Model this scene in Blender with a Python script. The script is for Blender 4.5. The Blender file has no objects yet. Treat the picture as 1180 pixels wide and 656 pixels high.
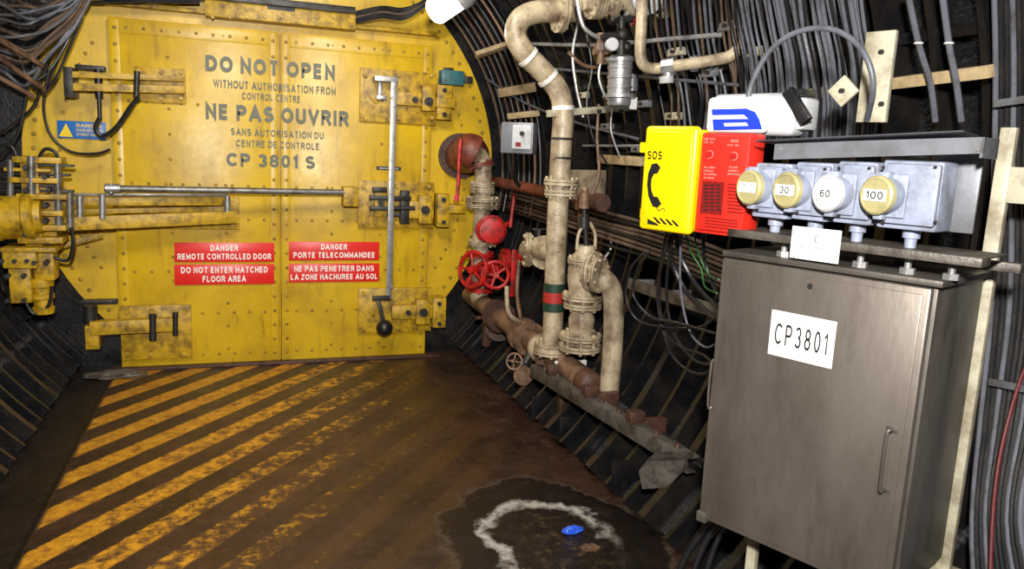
import bpy, bmesh, math, random
from mathutils import Vector as V, Matrix as M
random.seed(7)
try:
    bpy.context.scene.view_settings.view_transform = 'Standard'
except Exception: pass

# ---------------------------------------------------------------- camera (27 mm, solved from vanishing points)
CAM = V((0, 0, 1.5)); FPX = 890.0
FW = V((.3353, .926, -.1694)).normalized()
RT = V((.942, -.334, .0457)); RT = (RT - FW * RT.dot(FW)).normalized()
DN = FW.cross(RT)
cd = bpy.data.cameras.new("camera"); cam = bpy.data.objects.new("camera", cd)
bpy.context.collection.objects.link(cam)
cd.sensor_width = 36; cd.lens = 36 * FPX / 1180; cd.clip_start = .02
m = M.Identity(4)
for i in range(3):
    m[i][0] = RT[i]; m[i][1] = -DN[i]; m[i][2] = -FW[i]; m[i][3] = CAM[i]
cam.matrix_world = m
bpy.context.scene.camera = cam

def ray(px, py): return RT * (px - 590) + DN * (py - 328) + FW * FPX
def onY(px, py, y): d = ray(px, py); return CAM + d * (y / d.y)
def onX(px, py, x): d = ray(px, py); return CAM + d * (x / d.x)
def onZ(px, py, z): d = ray(px, py); return CAM + d * ((z - 1.5) / d.z)
TC = (0.30, 1.34); TR = 1.88          # tunnel section centre (x,z) and radius
def onR(px, py, r):
    d = ray(px, py); ox = CAM.x - TC[0]; oz = CAM.z - TC[1]
    a = d.x ** 2 + d.z ** 2; b = 2 * (ox * d.x + oz * d.z); c = ox * ox + oz * oz - r * r
    p = CAM + d * ((-b + math.sqrt(b * b - 4 * a * c)) / (2 * a))
    if p.y > 5.22: p = onY(px, py, 5.22 - (1.8 - r) * .6)
    return p

class Frame:
    def __init__(s, O, U, N):
        s.O = V(O); s.U = V(U).normalized(); s.N = V(N).normalized(); s.Z = V((0, 0, 1))
    def w(s, a, z, o=0): return s.O + s.U * a + s.Z * z + s.N * o
    def pw(s, px, py, o=0):
        d = ray(px, py); t = ((s.O + s.N * o) - CAM).dot(s.N) / d.dot(s.N); return CAM + d * t
    def pix(s, px, py, o=0):
        p = s.pw(px, py, o) - s.O; return p.dot(s.U), p.z
FD = Frame((0, 5.35, 0), (1, 0, 0), (0, -1, 0))
FC = Frame((1.265, 1.8, 0), (.3844, -.9231, 0), (-.9231, -.3844, 0))
FPp = Frame((0, 3.73, 0), (1, 0, 0), (0, -1, 0))
FL = Frame((0, 5.15, 0), (1, 0, 0), (0, -1, 0))
FE = Frame((0, 5.05, 0), (1, 0, 0), (0, -1, 0))

# ---------------------------------------------------------------- mesh primitives
def box(bm, c, ax, sz, bev=0, seg=2):
    mm = M.Identity(4)
    for j in range(3):
        for i in range(3): mm[i][j] = ax[j][i] * sz[j]
    for i in range(3): mm[i][3] = c[i]
    r = bmesh.ops.create_cube(bm, size=1, matrix=mm)
    if bev > 0:
        es = list({e for v in r['verts'] for e in v.link_edges})
        bmesh.ops.bevel(bm, geom=es, offset=min(bev, min(sz) * .45), segments=seg, affect='EDGES', profile=.5)
WX = (V((1, 0, 0)), V((0, 1, 0)), V((0, 0, 1)))
def fbox(bm, F, a0, a1, z0, z1, o0, o1, bev=.003, seg=2):
    box(bm, F.w((a0 + a1) / 2, (z0 + z1) / 2, (o0 + o1) / 2), (F.U, F.Z, F.N), (abs(a1 - a0), abs(z1 - z0), abs(o1 - o0)), bev, seg)
def prect(F, x0, y0, x1, y1, o):
    mx, my = (x0 + x1) / 2, (y0 + y1) / 2
    return F.pix(x0, my, o)[0], F.pix(x1, my, o)[0], F.pix(mx, y1, o)[1], F.pix(mx, y0, o)[1]
def pb(bm, F, x0, y0, x1, y1, o0, o1, bev=.003, seg=2):
    a0, a1, z0, z1 = prect(F, x0, y0, x1, y1, o1)
    fbox(bm, F, a0, a1, z0, z1, o0, o1, bev, seg)
def beam(bm, A, B, wd, th, N=V((0, -1, 0)), bev=.002):
    A = V(A); B = V(B); d = B - A; L = d.length; d.normalize()
    s = N.cross(d)
    if s.length < 1e-4: s = V((1, 0, 0)).cross(d)
    s.normalize(); n = d.cross(s)
    box(bm, (A + B) / 2, (d, s, n), (L, wd, th), bev)
def perp(d):
    a = V((0, 0, 1)) if abs(d.z) < .9 else V((1, 0, 0))
    u = d.cross(a).normalized(); return u, d.cross(u).normalized()
def lathe(bm, c, ax, prof, seg=20):
    c = V(c); ax = V(ax).normalized(); u, v = perp(ax); rings = []
    for t, r in prof:
        rings.append([bm.verts.new(c + ax * t + (u * math.cos(k * 2 * math.pi / seg) + v * math.sin(k * 2 * math.pi / seg)) * max(r, 1e-4)) for k in range(seg)])
    for i in range(len(rings) - 1):
        for k in range(seg):
            bm.faces.new((rings[i][k], rings[i][(k + 1) % seg], rings[i + 1][(k + 1) % seg], rings[i + 1][k]))
    bm.faces.new(rings[0][::-1]); bm.faces.new(rings[-1])
def cyl(bm, A, B, r, r2=None, seg=16):
    A = V(A); B = V(B); d = B - A
    lathe(bm, A, d, [(0, r), (d.length, r if r2 is None else r2)], seg)
def catmull(P, n=6):
    P = [V(p) for p in P]
    if len(P) < 3: return P
    out = []
    for i in range(len(P) - 1):
        p0 = P[max(i - 1, 0)]; p1 = P[i]; p2 = P[i + 1]; p3 = P[min(i + 2, len(P) - 1)]
        for k in range(n):
            t = k / n
            out.append(.5 * ((2 * p1) + (p2 - p0) * t + (2 * p0 - 5 * p1 + 4 * p2 - p3) * t * t + (3 * p1 - p0 - 3 * p2 + p3) * t ** 3))
    out.append(P[-1]); return out
def tube(bm, P, r, seg=10, n=6, smooth=True):
    P = catmull(P, n) if smooth else [V(p) for p in P]
    T = []
    for i in range(len(P)):
        T.append((P[min(i + 1, len(P) - 1)] - P[max(i - 1, 0)]).normalized())
    u, _ = perp(T[0]); rings = []
    for i, p in enumerate(P):
        u = (u - T[i] * u.dot(T[i])).normalized(); v = T[i].cross(u)
        rings.append([bm.verts.new(p + (u * math.cos(k * 2 * math.pi / seg) + v * math.sin(k * 2 * math.pi / seg)) * r) for k in range(seg)])
    for i in range(len(rings) - 1):
        for k in range(seg):
            bm.faces.new((rings[i][k], rings[i][(k + 1) % seg], rings[i + 1][(k + 1) % seg], rings[i + 1][k]))
    bm.faces.new(rings[0][::-1]); bm.faces.new(rings[-1])
def sphere(bm, c, r, sc=(1, 1, 1), seg=16):
    mm = M.Translation(V(c)) @ M.Diagonal((r * sc[0], r * sc[1], r * sc[2], 1))
    bmesh.ops.create_uvsphere(bm, u_segments=seg, v_segments=seg // 2, radius=1, matrix=mm)
def torus(bm, c, ax, R, r, seg=28, s2=8):
    c = V(c); ax = V(ax).normalized(); u, v = perp(ax); rings = []
    for i in range(seg):
        a = i * 2 * math.pi / seg; d = u * math.cos(a) + v * math.sin(a)
        rings.append([bm.verts.new(c + d * (R + r * math.cos(b * 2 * math.pi / s2)) + ax * r * math.sin(b * 2 * math.pi / s2)) for b in range(s2)])
    for i in range(seg):
        for k in range(s2):
            bm.faces.new((rings[i][k], rings[i][(k + 1) % s2], rings[(i + 1) % seg][(k + 1) % s2], rings[(i + 1) % seg][k]))
def wheel(bm, c, ax, R, r=.008, spokes=5):
    c = V(c); ax = V(ax).normalized(); u, v = perp(ax)
    torus(bm, c, ax, R, r)
    for i in range(spokes):
        a = i * 2 * math.pi / spokes
        cyl(bm, c, c + (u * math.cos(a) + v * math.sin(a)) * R, r * .7, seg=8)
    cyl(bm, c - ax * .02, c + ax * .03, R * .22, seg=12)
def flange(bm, c, ax, r, th=.02, nb=8, gap=True):
    c = V(c); ax = V(ax).normalized(); u, v = perp(ax)
    lathe(bm, c, ax, [(-th, r * .94), (-th, r), (-.002, r), (-.002, r * .8), (.002, r * .8), (.002, r), (th, r), (th, r * .94)], 28)
    for i in range(nb):
        a = (i + .5) * 2 * math.pi / nb; p = c + (u * math.cos(a) + v * math.sin(a)) * r * .84
        cyl(bm, p - ax * (th + .012), p + ax * (th + .012), r * .09, seg=6)
def hexbolt(bm, p, n, r=.01, h=.012):
    cyl(bm, V(p), V(p) + V(n) * h, r, r * .85, seg=6)
def prism(bm, pts, N, th):
    a = [bm.verts.new(V(p)) for p in pts]; b = [bm.verts.new(V(p) - V(N) * th) for p in pts]
    bm.faces.new(a); bm.faces.new(b[::-1]); k = len(a)
    for i in range(k): bm.faces.new((a[i], b[i], b[(i + 1) % k], a[(i + 1) % k]))

# ---------------------------------------------------------------- sans-serif signwriter's alphabet built from strokes
def arc(cx, cy, rx, ry, a0, a1, n=12):
    return [(cx + rx * math.cos(math.radians(a0 + (a1 - a0) * i / n)), cy + ry * math.sin(math.radians(a0 + (a1 - a0) * i / n))) for i in range(n + 1)]
GL = {
 'A': (.74, [[(0, 0), (.37, 1), (.74, 0)], [(.13, .3), (.61, .3)]]),
 'B': (.6, [[(.33, .52), (0, .52), (0, 1), (.33, 1)] + arc(.33, .76, .22, .24, 90, -90), [(0, .52), (0, 0), (.35, 0)] + arc(.35, .26, .25, .26, -90, 90)]),
 'C': (.7, [arc(.38, .5, .38, .5, 42, 318, 22)]),
 'D': (.66, [[(0, .5), (0, 1), (.26, 1)] + arc(.26, .5, .4, .5, 90, -90, 14) + [(0, 0), (0, .5)]]),
 'E': (.54, [[(.54, 1), (0, 1), (0, 0), (.54, 0)], [(0, .53), (.5, .53)]]),
 'F': (.52, [[(.52, 1), (0, 1), (0, 0)], [(0, .52), (.46, .52)]]),
 'G': (.74, [arc(.38, .5, .38, .5, 42, 330, 22) + [(.74, .46), (.42, .46)]]),
 'H': (.6, [[(0, 0), (0, 1)], [(.6, 0), (.6, 1)], [(0, .52), (.6, .52)]]),
 'I': (.02, [[(.01, 0), (.01, 1)]]),
 'J': (.45, [[(.45, 1), (.45, .25)] + arc(.225, .22, .225, .22, 0, -180)]),
 'K': (.62, [[(0, 0), (0, 1)], [(.6, 1), (.0, .4)], [(.2, .58), (.62, 0)]]),
 'L': (.5, [[(0, 1), (0, 0), (.5, 0)]]),
 'M': (.74, [[(0, 0), (0, 1), (.37, .15), (.74, 1), (.74, 0)]]),
 'N': (.6, [[(0, 0), (0, 1), (.6, 0), (.6, 1)]]),
 'O': (.78, [arc(.39, .5, .39, .5, 90, 450, 28)]),
 'P': (.58, [[(0, 0), (0, 1), (.32, 1)] + arc(.32, .73, .26, .27, 90, -90) + [(0, .46)]]),
 'Q': (.78, [arc(.39, .5, .39, .5, 90, 450, 24), [(.45, .25), (.76, -.05)]]),
 'R': (.62, [[(0, 0), (0, 1), (.34, 1)] + arc(.34, .75, .25, .25, 90, -90) + [(0, .5)], [(.34, .5), (.61, 0)]]),
 'S': (.6, [arc(.3, .755, .27, .245, 25, 270, 14) + arc(.3, .255, .3, .255, 90, -155, 14)]),
 'T': (.6, [[(0, 1), (.6, 1)], [(.3, 1), (.3, 0)]]),
 'U': (.62, [[(0, 1), (0, .3)] + arc(.31, .3, .31, .3, 180, 360, 14) + [(.62, 1)]]),
 'V': (.66, [[(0, 1), (.33, 0), (.66, 1)]]),
 'W': (.95, [[(0, 1), (.24, 0), (.475, .95), (.71, 0), (.95, 1)]]),
 'X': (.62, [[(0, 0), (.62, 1)], [(0, 1), (.62, 0)]]),
 'Y': (.66, [[(0, 1), (.33, .45), (.66, 1)], [(.33, .45), (.33, 0)]]),
 'Z': (.56, [[(0, 1), (.56, 1), (0, 0), (.56, 0)]]),
 '0': (.52, [arc(.26, .5, .26, .5, 90, 450, 28)]),
 '1': (.24, [[(0, .76), (.22, 1), (.22, 0)]]),
 '2': (.52, [arc(.26, .74, .25, .26, 170, -25, 10) + [(0, 0), (.52, 0)]]),
 '3': (.54, [arc(.26, .75, .24, .25, 155, -90, 14), arc(.27, .26, .27, .26, 90, -155, 14)]),
 '4': (.56, [[(.4, 0), (.4, 1), (0, .28), (.56, .28)]]),
 '5': (.54, [[(.48, 1), (.08, 1), (.03, .52)] + arc(.27, .31, .27, .31, 130, -150, 12)]),
 '6': (.54, [arc(.27, .3, .27, .3, 90, 450, 18), [(.01, .35)] + arc(.32, .5, .31, .5, 175, 45, 10)]),
 '8': (.54, [arc(.27, .76, .23, .24, 90, 450, 18), arc(.27, .26, .27, .26, 90, 450, 18)]),
 '.': (.02, [[(.01, 0), (.01, .08)]]),
}
def ribbon(bm, pl, t, mp):
    n = len(pl); L = []; Rr = []
    closed = (abs(pl[0][0] - pl[-1][0]) + abs(pl[0][1] - pl[-1][1])) < 1e-6
    def dr(a, b):
        x, y = b[0] - a[0], b[1] - a[1]; l = math.hypot(x, y) or 1e-9; return x / l, y / l
    for i in range(n):
        if i == 0: d1 = d2 = dr(pl[0], pl[1])
        elif i == n - 1: d1 = d2 = dr(pl[-2], pl[-1])
        else: d1 = dr(pl[i - 1], pl[i]); d2 = dr(pl[i], pl[i + 1])
        if closed and i in (0, n - 1): d1 = dr(pl[-2], pl[-1]); d2 = dr(pl[0], pl[1])
        nx, ny = -(d1[1] + d2[1]), d1[0] + d2[0]; l = math.hypot(nx, ny)
        if l < .3: nx, ny = -d1[1], d1[0]; k = 1
        else:
            nx /= l; ny /= l; k = 1 / max(.42, nx * -d1[1] + ny * d1[0])
        h = t / 2 * k
        L.append(bm.verts.new(mp(pl[i][0] + nx * h, pl[i][1] + ny * h))); Rr.append(bm.verts.new(mp(pl[i][0] - nx * h, pl[i][1] - ny * h)))
    for i in range(n - 1): bm.faces.new((L[i], Rr[i], Rr[i + 1], L[i + 1]))
def atext(bm, body, F, a0, a1, z0, z1, o, bold=.16, gap=.16, kx=1.0):
    x = 0; items = []
    for ch in body:
        if ch == ' ': x += .42; continue
        if ch not in GL: continue
        w, st = GL[ch]; w *= kx; items.append((x, st)); x += w + bold + gap
    W = x - gap; s = 1 - bold
    sx = (a1 - a0) / W; sz = (z1 - z0)
    for x0, st in items:
        for k, pl in enumerate(st):
            q = []
            for p in pl:
                if not q or abs(p[0] - q[-1][0]) + abs(p[1] - q[-1][1]) > 1e-5: q.append(p)
            q = [(x0 + bold / 2 + p[0] * kx, bold / 2 + p[1] * s) for p in q]
            # let open stroke ends run out to the full cap height
            for (i, j) in ((0, 1), (-1, -2)):
                if pl[i][1] in (0, 1) and abs(pl[i][1] - pl[j][1]) > .3:
                    dx, dy = q[i][0] - q[j][0], q[i][1] - q[j][1]; l = math.hypot(dx, dy); q[i] = (q[i][0] + dx / l * bold / 2, q[i][1] + dy / l * bold / 2)
            ribbon(bm, q, bold, lambda u, v: F.w(a0 + u * sx, z0 + v * sz, o + k * .0002))
def text(bm, body, F, x0, y0, x1, y1, o, bold=.16, gap=.16):
    a0, a1, z0, z1 = prect(F, x0, y0, x1, y1, o); atext(bm, body, F, a0, a1, z0, z1, o, bold, gap)

# ---------------------------------------------------------------- things and parts
class Thing:
    def __init__(s, name, label=None, cat=None, group=None, kind=None):
        s.name = name; s.label = label; s.cat = cat; s.group = group; s.kind = kind; s.parts = []; s.pk = {}
    def p(s, name, mat, parent=None, label=None, sharp=35, kind=None):
        bm = bmesh.new(); s.parts.append([name, bm, mat, parent, label, sharp])
        if kind: s.pk[id(bm)] = kind
        return bm
    def done(s):
        allv = [v.co for p in s.parts for v in p[1].verts]
        mn = V([min(c[i] for c in allv) for i in range(3)]); mx = V([max(c[i] for c in allv) for i in range(3)])
        org = V(((mn.x + mx.x) / 2, (mn.y + mx.y) / 2, mn.z))
        made = {}; root = None
        single = len(s.parts) == 1
        if not single:
            root = bpy.data.objects.new(s.name, None); root.location = org; root.empty_display_size = .05
            bpy.context.collection.objects.link(root)
        for name, bm, mat, parent, label, sharp in s.parts:
            if single: o = org; nm = s.name
            else:
                nm = name
                vs = [v.co for v in bm.verts]
                o = V([(min(c[i] for c in vs) + max(c[i] for c in vs)) / 2 for i in range(3)])
            bmesh.ops.recalc_face_normals(bm, faces=bm.faces)
            for v in bm.verts: v.co -= o
            for f in bm.faces: f.smooth = True
            th = math.radians(sharp)
            for e in bm.edges:
                if len(e.link_faces) == 2:
                    if e.calc_face_angle(0) > th: e.smooth = False
                else: e.smooth = False
            me = bpy.data.meshes.new(nm); bm.to_mesh(me)
            ob = bpy.data.objects.new(nm, me); me.materials.append(mat)
            bpy.context.collection.objects.link(ob)
            if single: root = ob; ob.location = o
            else:
                par, po = (root, org) if parent is None else made[id(parent)]
                ob.parent = par; ob.location = o - po
                if label: ob["label"] = label
                if id(bm) in s.pk: ob["kind"] = s.pk[id(bm)]
            made[id(bm)] = (ob, o)
        for p in s.parts: p[1].free()
        if s.label: root["label"] = s.label
        if s.cat: root["category"] = s.cat
        if s.group: root["group"] = s.group
        if s.kind: root["kind"] = s.kind
        return root

# ---------------------------------------------------------------- materials
def C(r, g, b):
    f = lambda c: ((c / 255 + .055) / 1.055) ** 2.4 if c / 255 > .04045 else c / 255 / 12.92
    return (f(r), f(g), f(b), 1)
def mat(name, col, rough=.5, metal=0, dirt=None, amt=.5, scale=5, bump=.15, emit=0, coat=0, stretch=None, grime=None, gsc=(14, 14, 2.2), gamt=.7):
    mt = bpy.data.materials.new(name); mt.use_nodes = True; nt = mt.node_tree; N = nt.nodes; L = nt.links
    b = N["Principled BSDF"]; b.inputs["Roughness"].default_value = rough; b.inputs["Metallic"].default_value = metal
    b.inputs["Coat Weight"].default_value = coat
    tc = N.new("ShaderNodeNewGeometry"); vec = tc.outputs["Position"]; vec0 = vec
    if stretch:
        mp = N.new("ShaderNodeMapping"); mp.inputs["Scale"].default_value = stretch; L.new(vec, mp.inputs["Vector"]); vec = mp.outputs[0]
    n1 = N.new("ShaderNodeTexNoise"); n1.inputs["Scale"].default_value = scale; n1.inputs["Detail"].default_value = 8; n1.inputs["Roughness"].default_value = .65
    L.new(vec, n1.inputs["Vector"])
    rp = N.new("ShaderNodeValToRGB"); rp.color_ramp.elements[0].position = .62 - .35 * amt; rp.color_ramp.elements[1].position = .80 - .2 * amt
    L.new(n1.outputs["Fac"], rp.inputs["Fac"])
    mx = N.new("ShaderNodeMix"); mx.data_type = 'RGBA'
    mx.inputs["A"].default_value = col; mx.inputs["B"].default_value = dirt if dirt else tuple(c * .6 for c in col[:3]) + (1,)
    L.new(rp.outputs["Color"], mx.inputs["Factor"]); res = mx.outputs["Result"]
    if grime:   # fine vertical run-down stains
        mp2 = N.new("ShaderNodeMapping"); mp2.inputs["Scale"].default_value = gsc; L.new(vec0, mp2.inputs["Vector"])
        n3 = N.new("ShaderNodeTexNoise"); n3.inputs["Scale"].default_value = 1; n3.inputs["Detail"].default_value = 9; n3.inputs["Roughness"].default_value = .72
        L.new(mp2.outputs[0], n3.inputs["Vector"])
        r3 = N.new("ShaderNodeValToRGB"); r3.color_ramp.elements[0].position = .54; r3.color_ramp.elements[1].position = .74
        L.new(n3.outputs["Fac"], r3.inputs["Fac"])
        m3 = N.new("ShaderNodeMix"); m3.data_type = 'RGBA'; L.new(res, m3.inputs["A"]); m3.inputs["B"].default_value = grime
        ml = N.new("ShaderNodeMath"); ml.operation = 'MULTIPLY'; ml.inputs[1].default_value = gamt; L.new(r3.outputs["Color"], ml.inputs[0]); L.new(ml.outputs[0], m3.inputs["Factor"])
        res = m3.outputs["Result"]
    L.new(res, b.inputs["Base Color"])
    n2 = N.new("ShaderNodeTexNoise"); n2.inputs["Scale"].default_value = scale * 9; n2.inputs["Detail"].default_value = 4
    L.new(vec, n2.inputs["Vector"])
    bp = N.new("ShaderNodeBump"); bp.inputs["Strength"].default_value = bump; bp.inputs["Distance"].default_value = .01
    L.new(n2.outputs["Fac"], bp.inputs["Height"]); L.new(bp.outputs["Normal"], b.inputs["Normal"])
    mr = N.new("ShaderNodeMapRange"); mr.inputs["To Min"].default_value = max(rough - .12, .05); mr.inputs["To Max"].default_value = min(rough + .2, 1)
    L.new(n1.outputs["Fac"], mr.inputs["Value"]); L.new(mr.outputs["Result"], b.inputs["Roughness"])
    if emit:
        b.inputs["Emission Color"].default_value = col; b.inputs["Emission Strength"].default_value = emit
    return mt
YEL = mat("yellow_door_paint", C(214, 176, 26), .32, 0, C(180, 142, 28), .55, 2.6, .1, grime=C(112, 82, 26))
RIV = mat("shaded_rivet_yellow", C(168, 134, 26), .4, 0, C(92, 70, 22), .6, 30, .1)  # door yellow darkened so the rivets' small shadows sit in their colour
YEL2 = mat("yellow_hardware_paint", C(200, 160, 28), .38, 0, C(98, 72, 22), .55, 16, .25, grime=C(70, 50, 20))
YBRT = mat("bright_yellow_plastic", C(246, 208, 6), .3, 0, C(232, 190, 8), .35, 8, .03)
RED = mat("red_paint", C(196, 30, 28), .38, 0, C(90, 24, 18), .55, 18, .2)
REDP = mat("red_plastic", C(215, 42, 30), .34, 0, C(190, 35, 25), .3, 8, .03)
REDD = mat("dark_red_label", C(120, 22, 18), .4, 0, None, .3, 8, .03)
SIGN = mat("red_sign", C(224, 38, 30), .35, 0, C(205, 35, 28), .3, 5, .02)
WHT = mat("white_print", C(242, 240, 232), .5, 0, C(228, 225, 214), .2, 8, .0)
PNK = mat("faded_white_print", C(225, 150, 140), .5, 0, C(215, 120, 110), .3, 8, .0)
INK = mat("black_print", C(20, 20, 22), .5, 0, None, .2, 8, 0)
TXT = mat("grey_door_lettering", C(98, 100, 84), .5, 0, C(116, 108, 64), .35, 14, .0)
LIN = mat("black_cast_iron_lining", C(19, 19, 21), .25, 0, C(38, 33, 29), .55, 7, .25)
BLK = mat("black_rubber", C(22, 22, 24), .36, 0, C(40, 36, 32), .4, 12, .1)
GRC = mat("dark_grey_cable", C(96, 98, 106), .38, 0, C(56, 54, 54), .45, 12, .1)
LGC = mat("light_grey_conduit", C(140, 140, 142), .4, 0, C(88, 84, 80), .5, 12, .1)
BRC = mat("brown_dusty_cable", C(98, 78, 60), .6, 0, C(48, 38, 30), .5, 12, .2)
CRM = mat("cream_pipe_paint", C(184, 168, 138), .36, 0, C(92, 70, 52), .58, 9, .25, grime=C(84, 60, 44))
CRM2 = mat("cream_steel_paint", C(186, 180, 156), .45, 0, C(126, 114, 90), .55, 12, .15)
WOOD = mat("pale_wood", C(182, 160, 120), .6, 0, C(130, 106, 74), .5, 14, .2)
RUST = mat("rusty_brown_steel", C(84, 54, 40), .45, 0, C(42, 29, 23), .6, 14, .4)
RUST2 = mat("rusty_painted_pipe", C(132, 102, 78), .40, 0, C(62, 41, 31), .66, 10, .35, grime=C(56, 36, 27))
REDO = mat("red_oxide_pipe", C(128, 62, 44), .40, 0, C(66, 36, 28), .6, 12, .3)
STL = mat("bright_steel", C(170, 170, 168), .35, .6, C(100, 96, 90), .4, 14, .1)
DST = mat("dark_steel", C(60, 58, 56), .4, .5, C(40, 35, 30), .5, 14, .2)
MST = mat("rod_steel", C(128, 126, 120), .35, .5, C(76, 68, 58), .5, 14, .1)
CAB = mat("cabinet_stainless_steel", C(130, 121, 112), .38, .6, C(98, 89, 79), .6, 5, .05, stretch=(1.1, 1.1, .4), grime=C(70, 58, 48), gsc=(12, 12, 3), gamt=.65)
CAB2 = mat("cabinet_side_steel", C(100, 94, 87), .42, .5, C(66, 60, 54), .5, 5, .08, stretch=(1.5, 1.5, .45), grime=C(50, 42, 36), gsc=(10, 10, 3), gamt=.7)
GRY = mat("grey_sheet_metal", C(128, 130, 136), .4, .35, C(92, 90, 90), .55, 7, .05, grime=C(70, 64, 60), gsc=(14, 14, 8), gamt=.5)
DGR = mat("dark_roof_sheet", C(76, 78, 84), .45, .3, C(54, 54, 58), .5, 7, .05)
GRM = mat("grimy_steel", C(104, 98, 90), .45, .3, C(54, 44, 36), .65, 12, .2, grime=C(52, 40, 32))
SOC = mat("grey_blue_plastic", C(148, 155, 174), .36, 0, C(108, 112, 122), .5, 14, .05, grime=C(84, 84, 88), gsc=(26, 26, 12), gamt=.5)
DSC = mat("khaki_plastic", C(166, 157, 110), .42, 0, C(130, 122, 86), .4, 14, .05)
DSG = mat("pale_grey_plastic", C(184, 186, 188), .42, 0, C(150, 150, 148), .4, 14, .05)
BLU = mat("blue_print", C(32, 60, 190), .35, 0, None, .2, 8, 0)
BLS = mat("blue_sign", C(30, 105, 185), .4, 0, None, .2, 8, 0)
TEAL = mat("teal_paint", C(50, 110, 120), .45, 0, C(50, 70, 70), .5, 16, .1)
GRN = mat("green_band", C(28, 54, 38), .5, 0, None, .3, 12, .1)
REDB = mat("red_band", C(165, 42, 34), .5, 0, None, .3, 12, .1)
TAPE = mat("white_tape", C(225, 222, 215), .5, 0, None, .2, 12, .1)
GCB = mat("green_cable", C(44, 96, 44), .45, 0, None, .3, 12, .1)
RCB = mat("dark_red_cable", C(95, 28, 30), .45, 0, None, .3, 12, .1)
LAMPM = mat("lit_lamp_tube", C(255, 246, 220), .4, 0, None, .1, 5, 0, emit=2)
PLB = mat("blue_plastic_film", C(40, 90, 215), .25, 0, None, .4, 30, .2)
PLG = mat("grey_plastic_film", C(92, 84, 74), .22, 0, None, .4, 20, .2)

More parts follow.
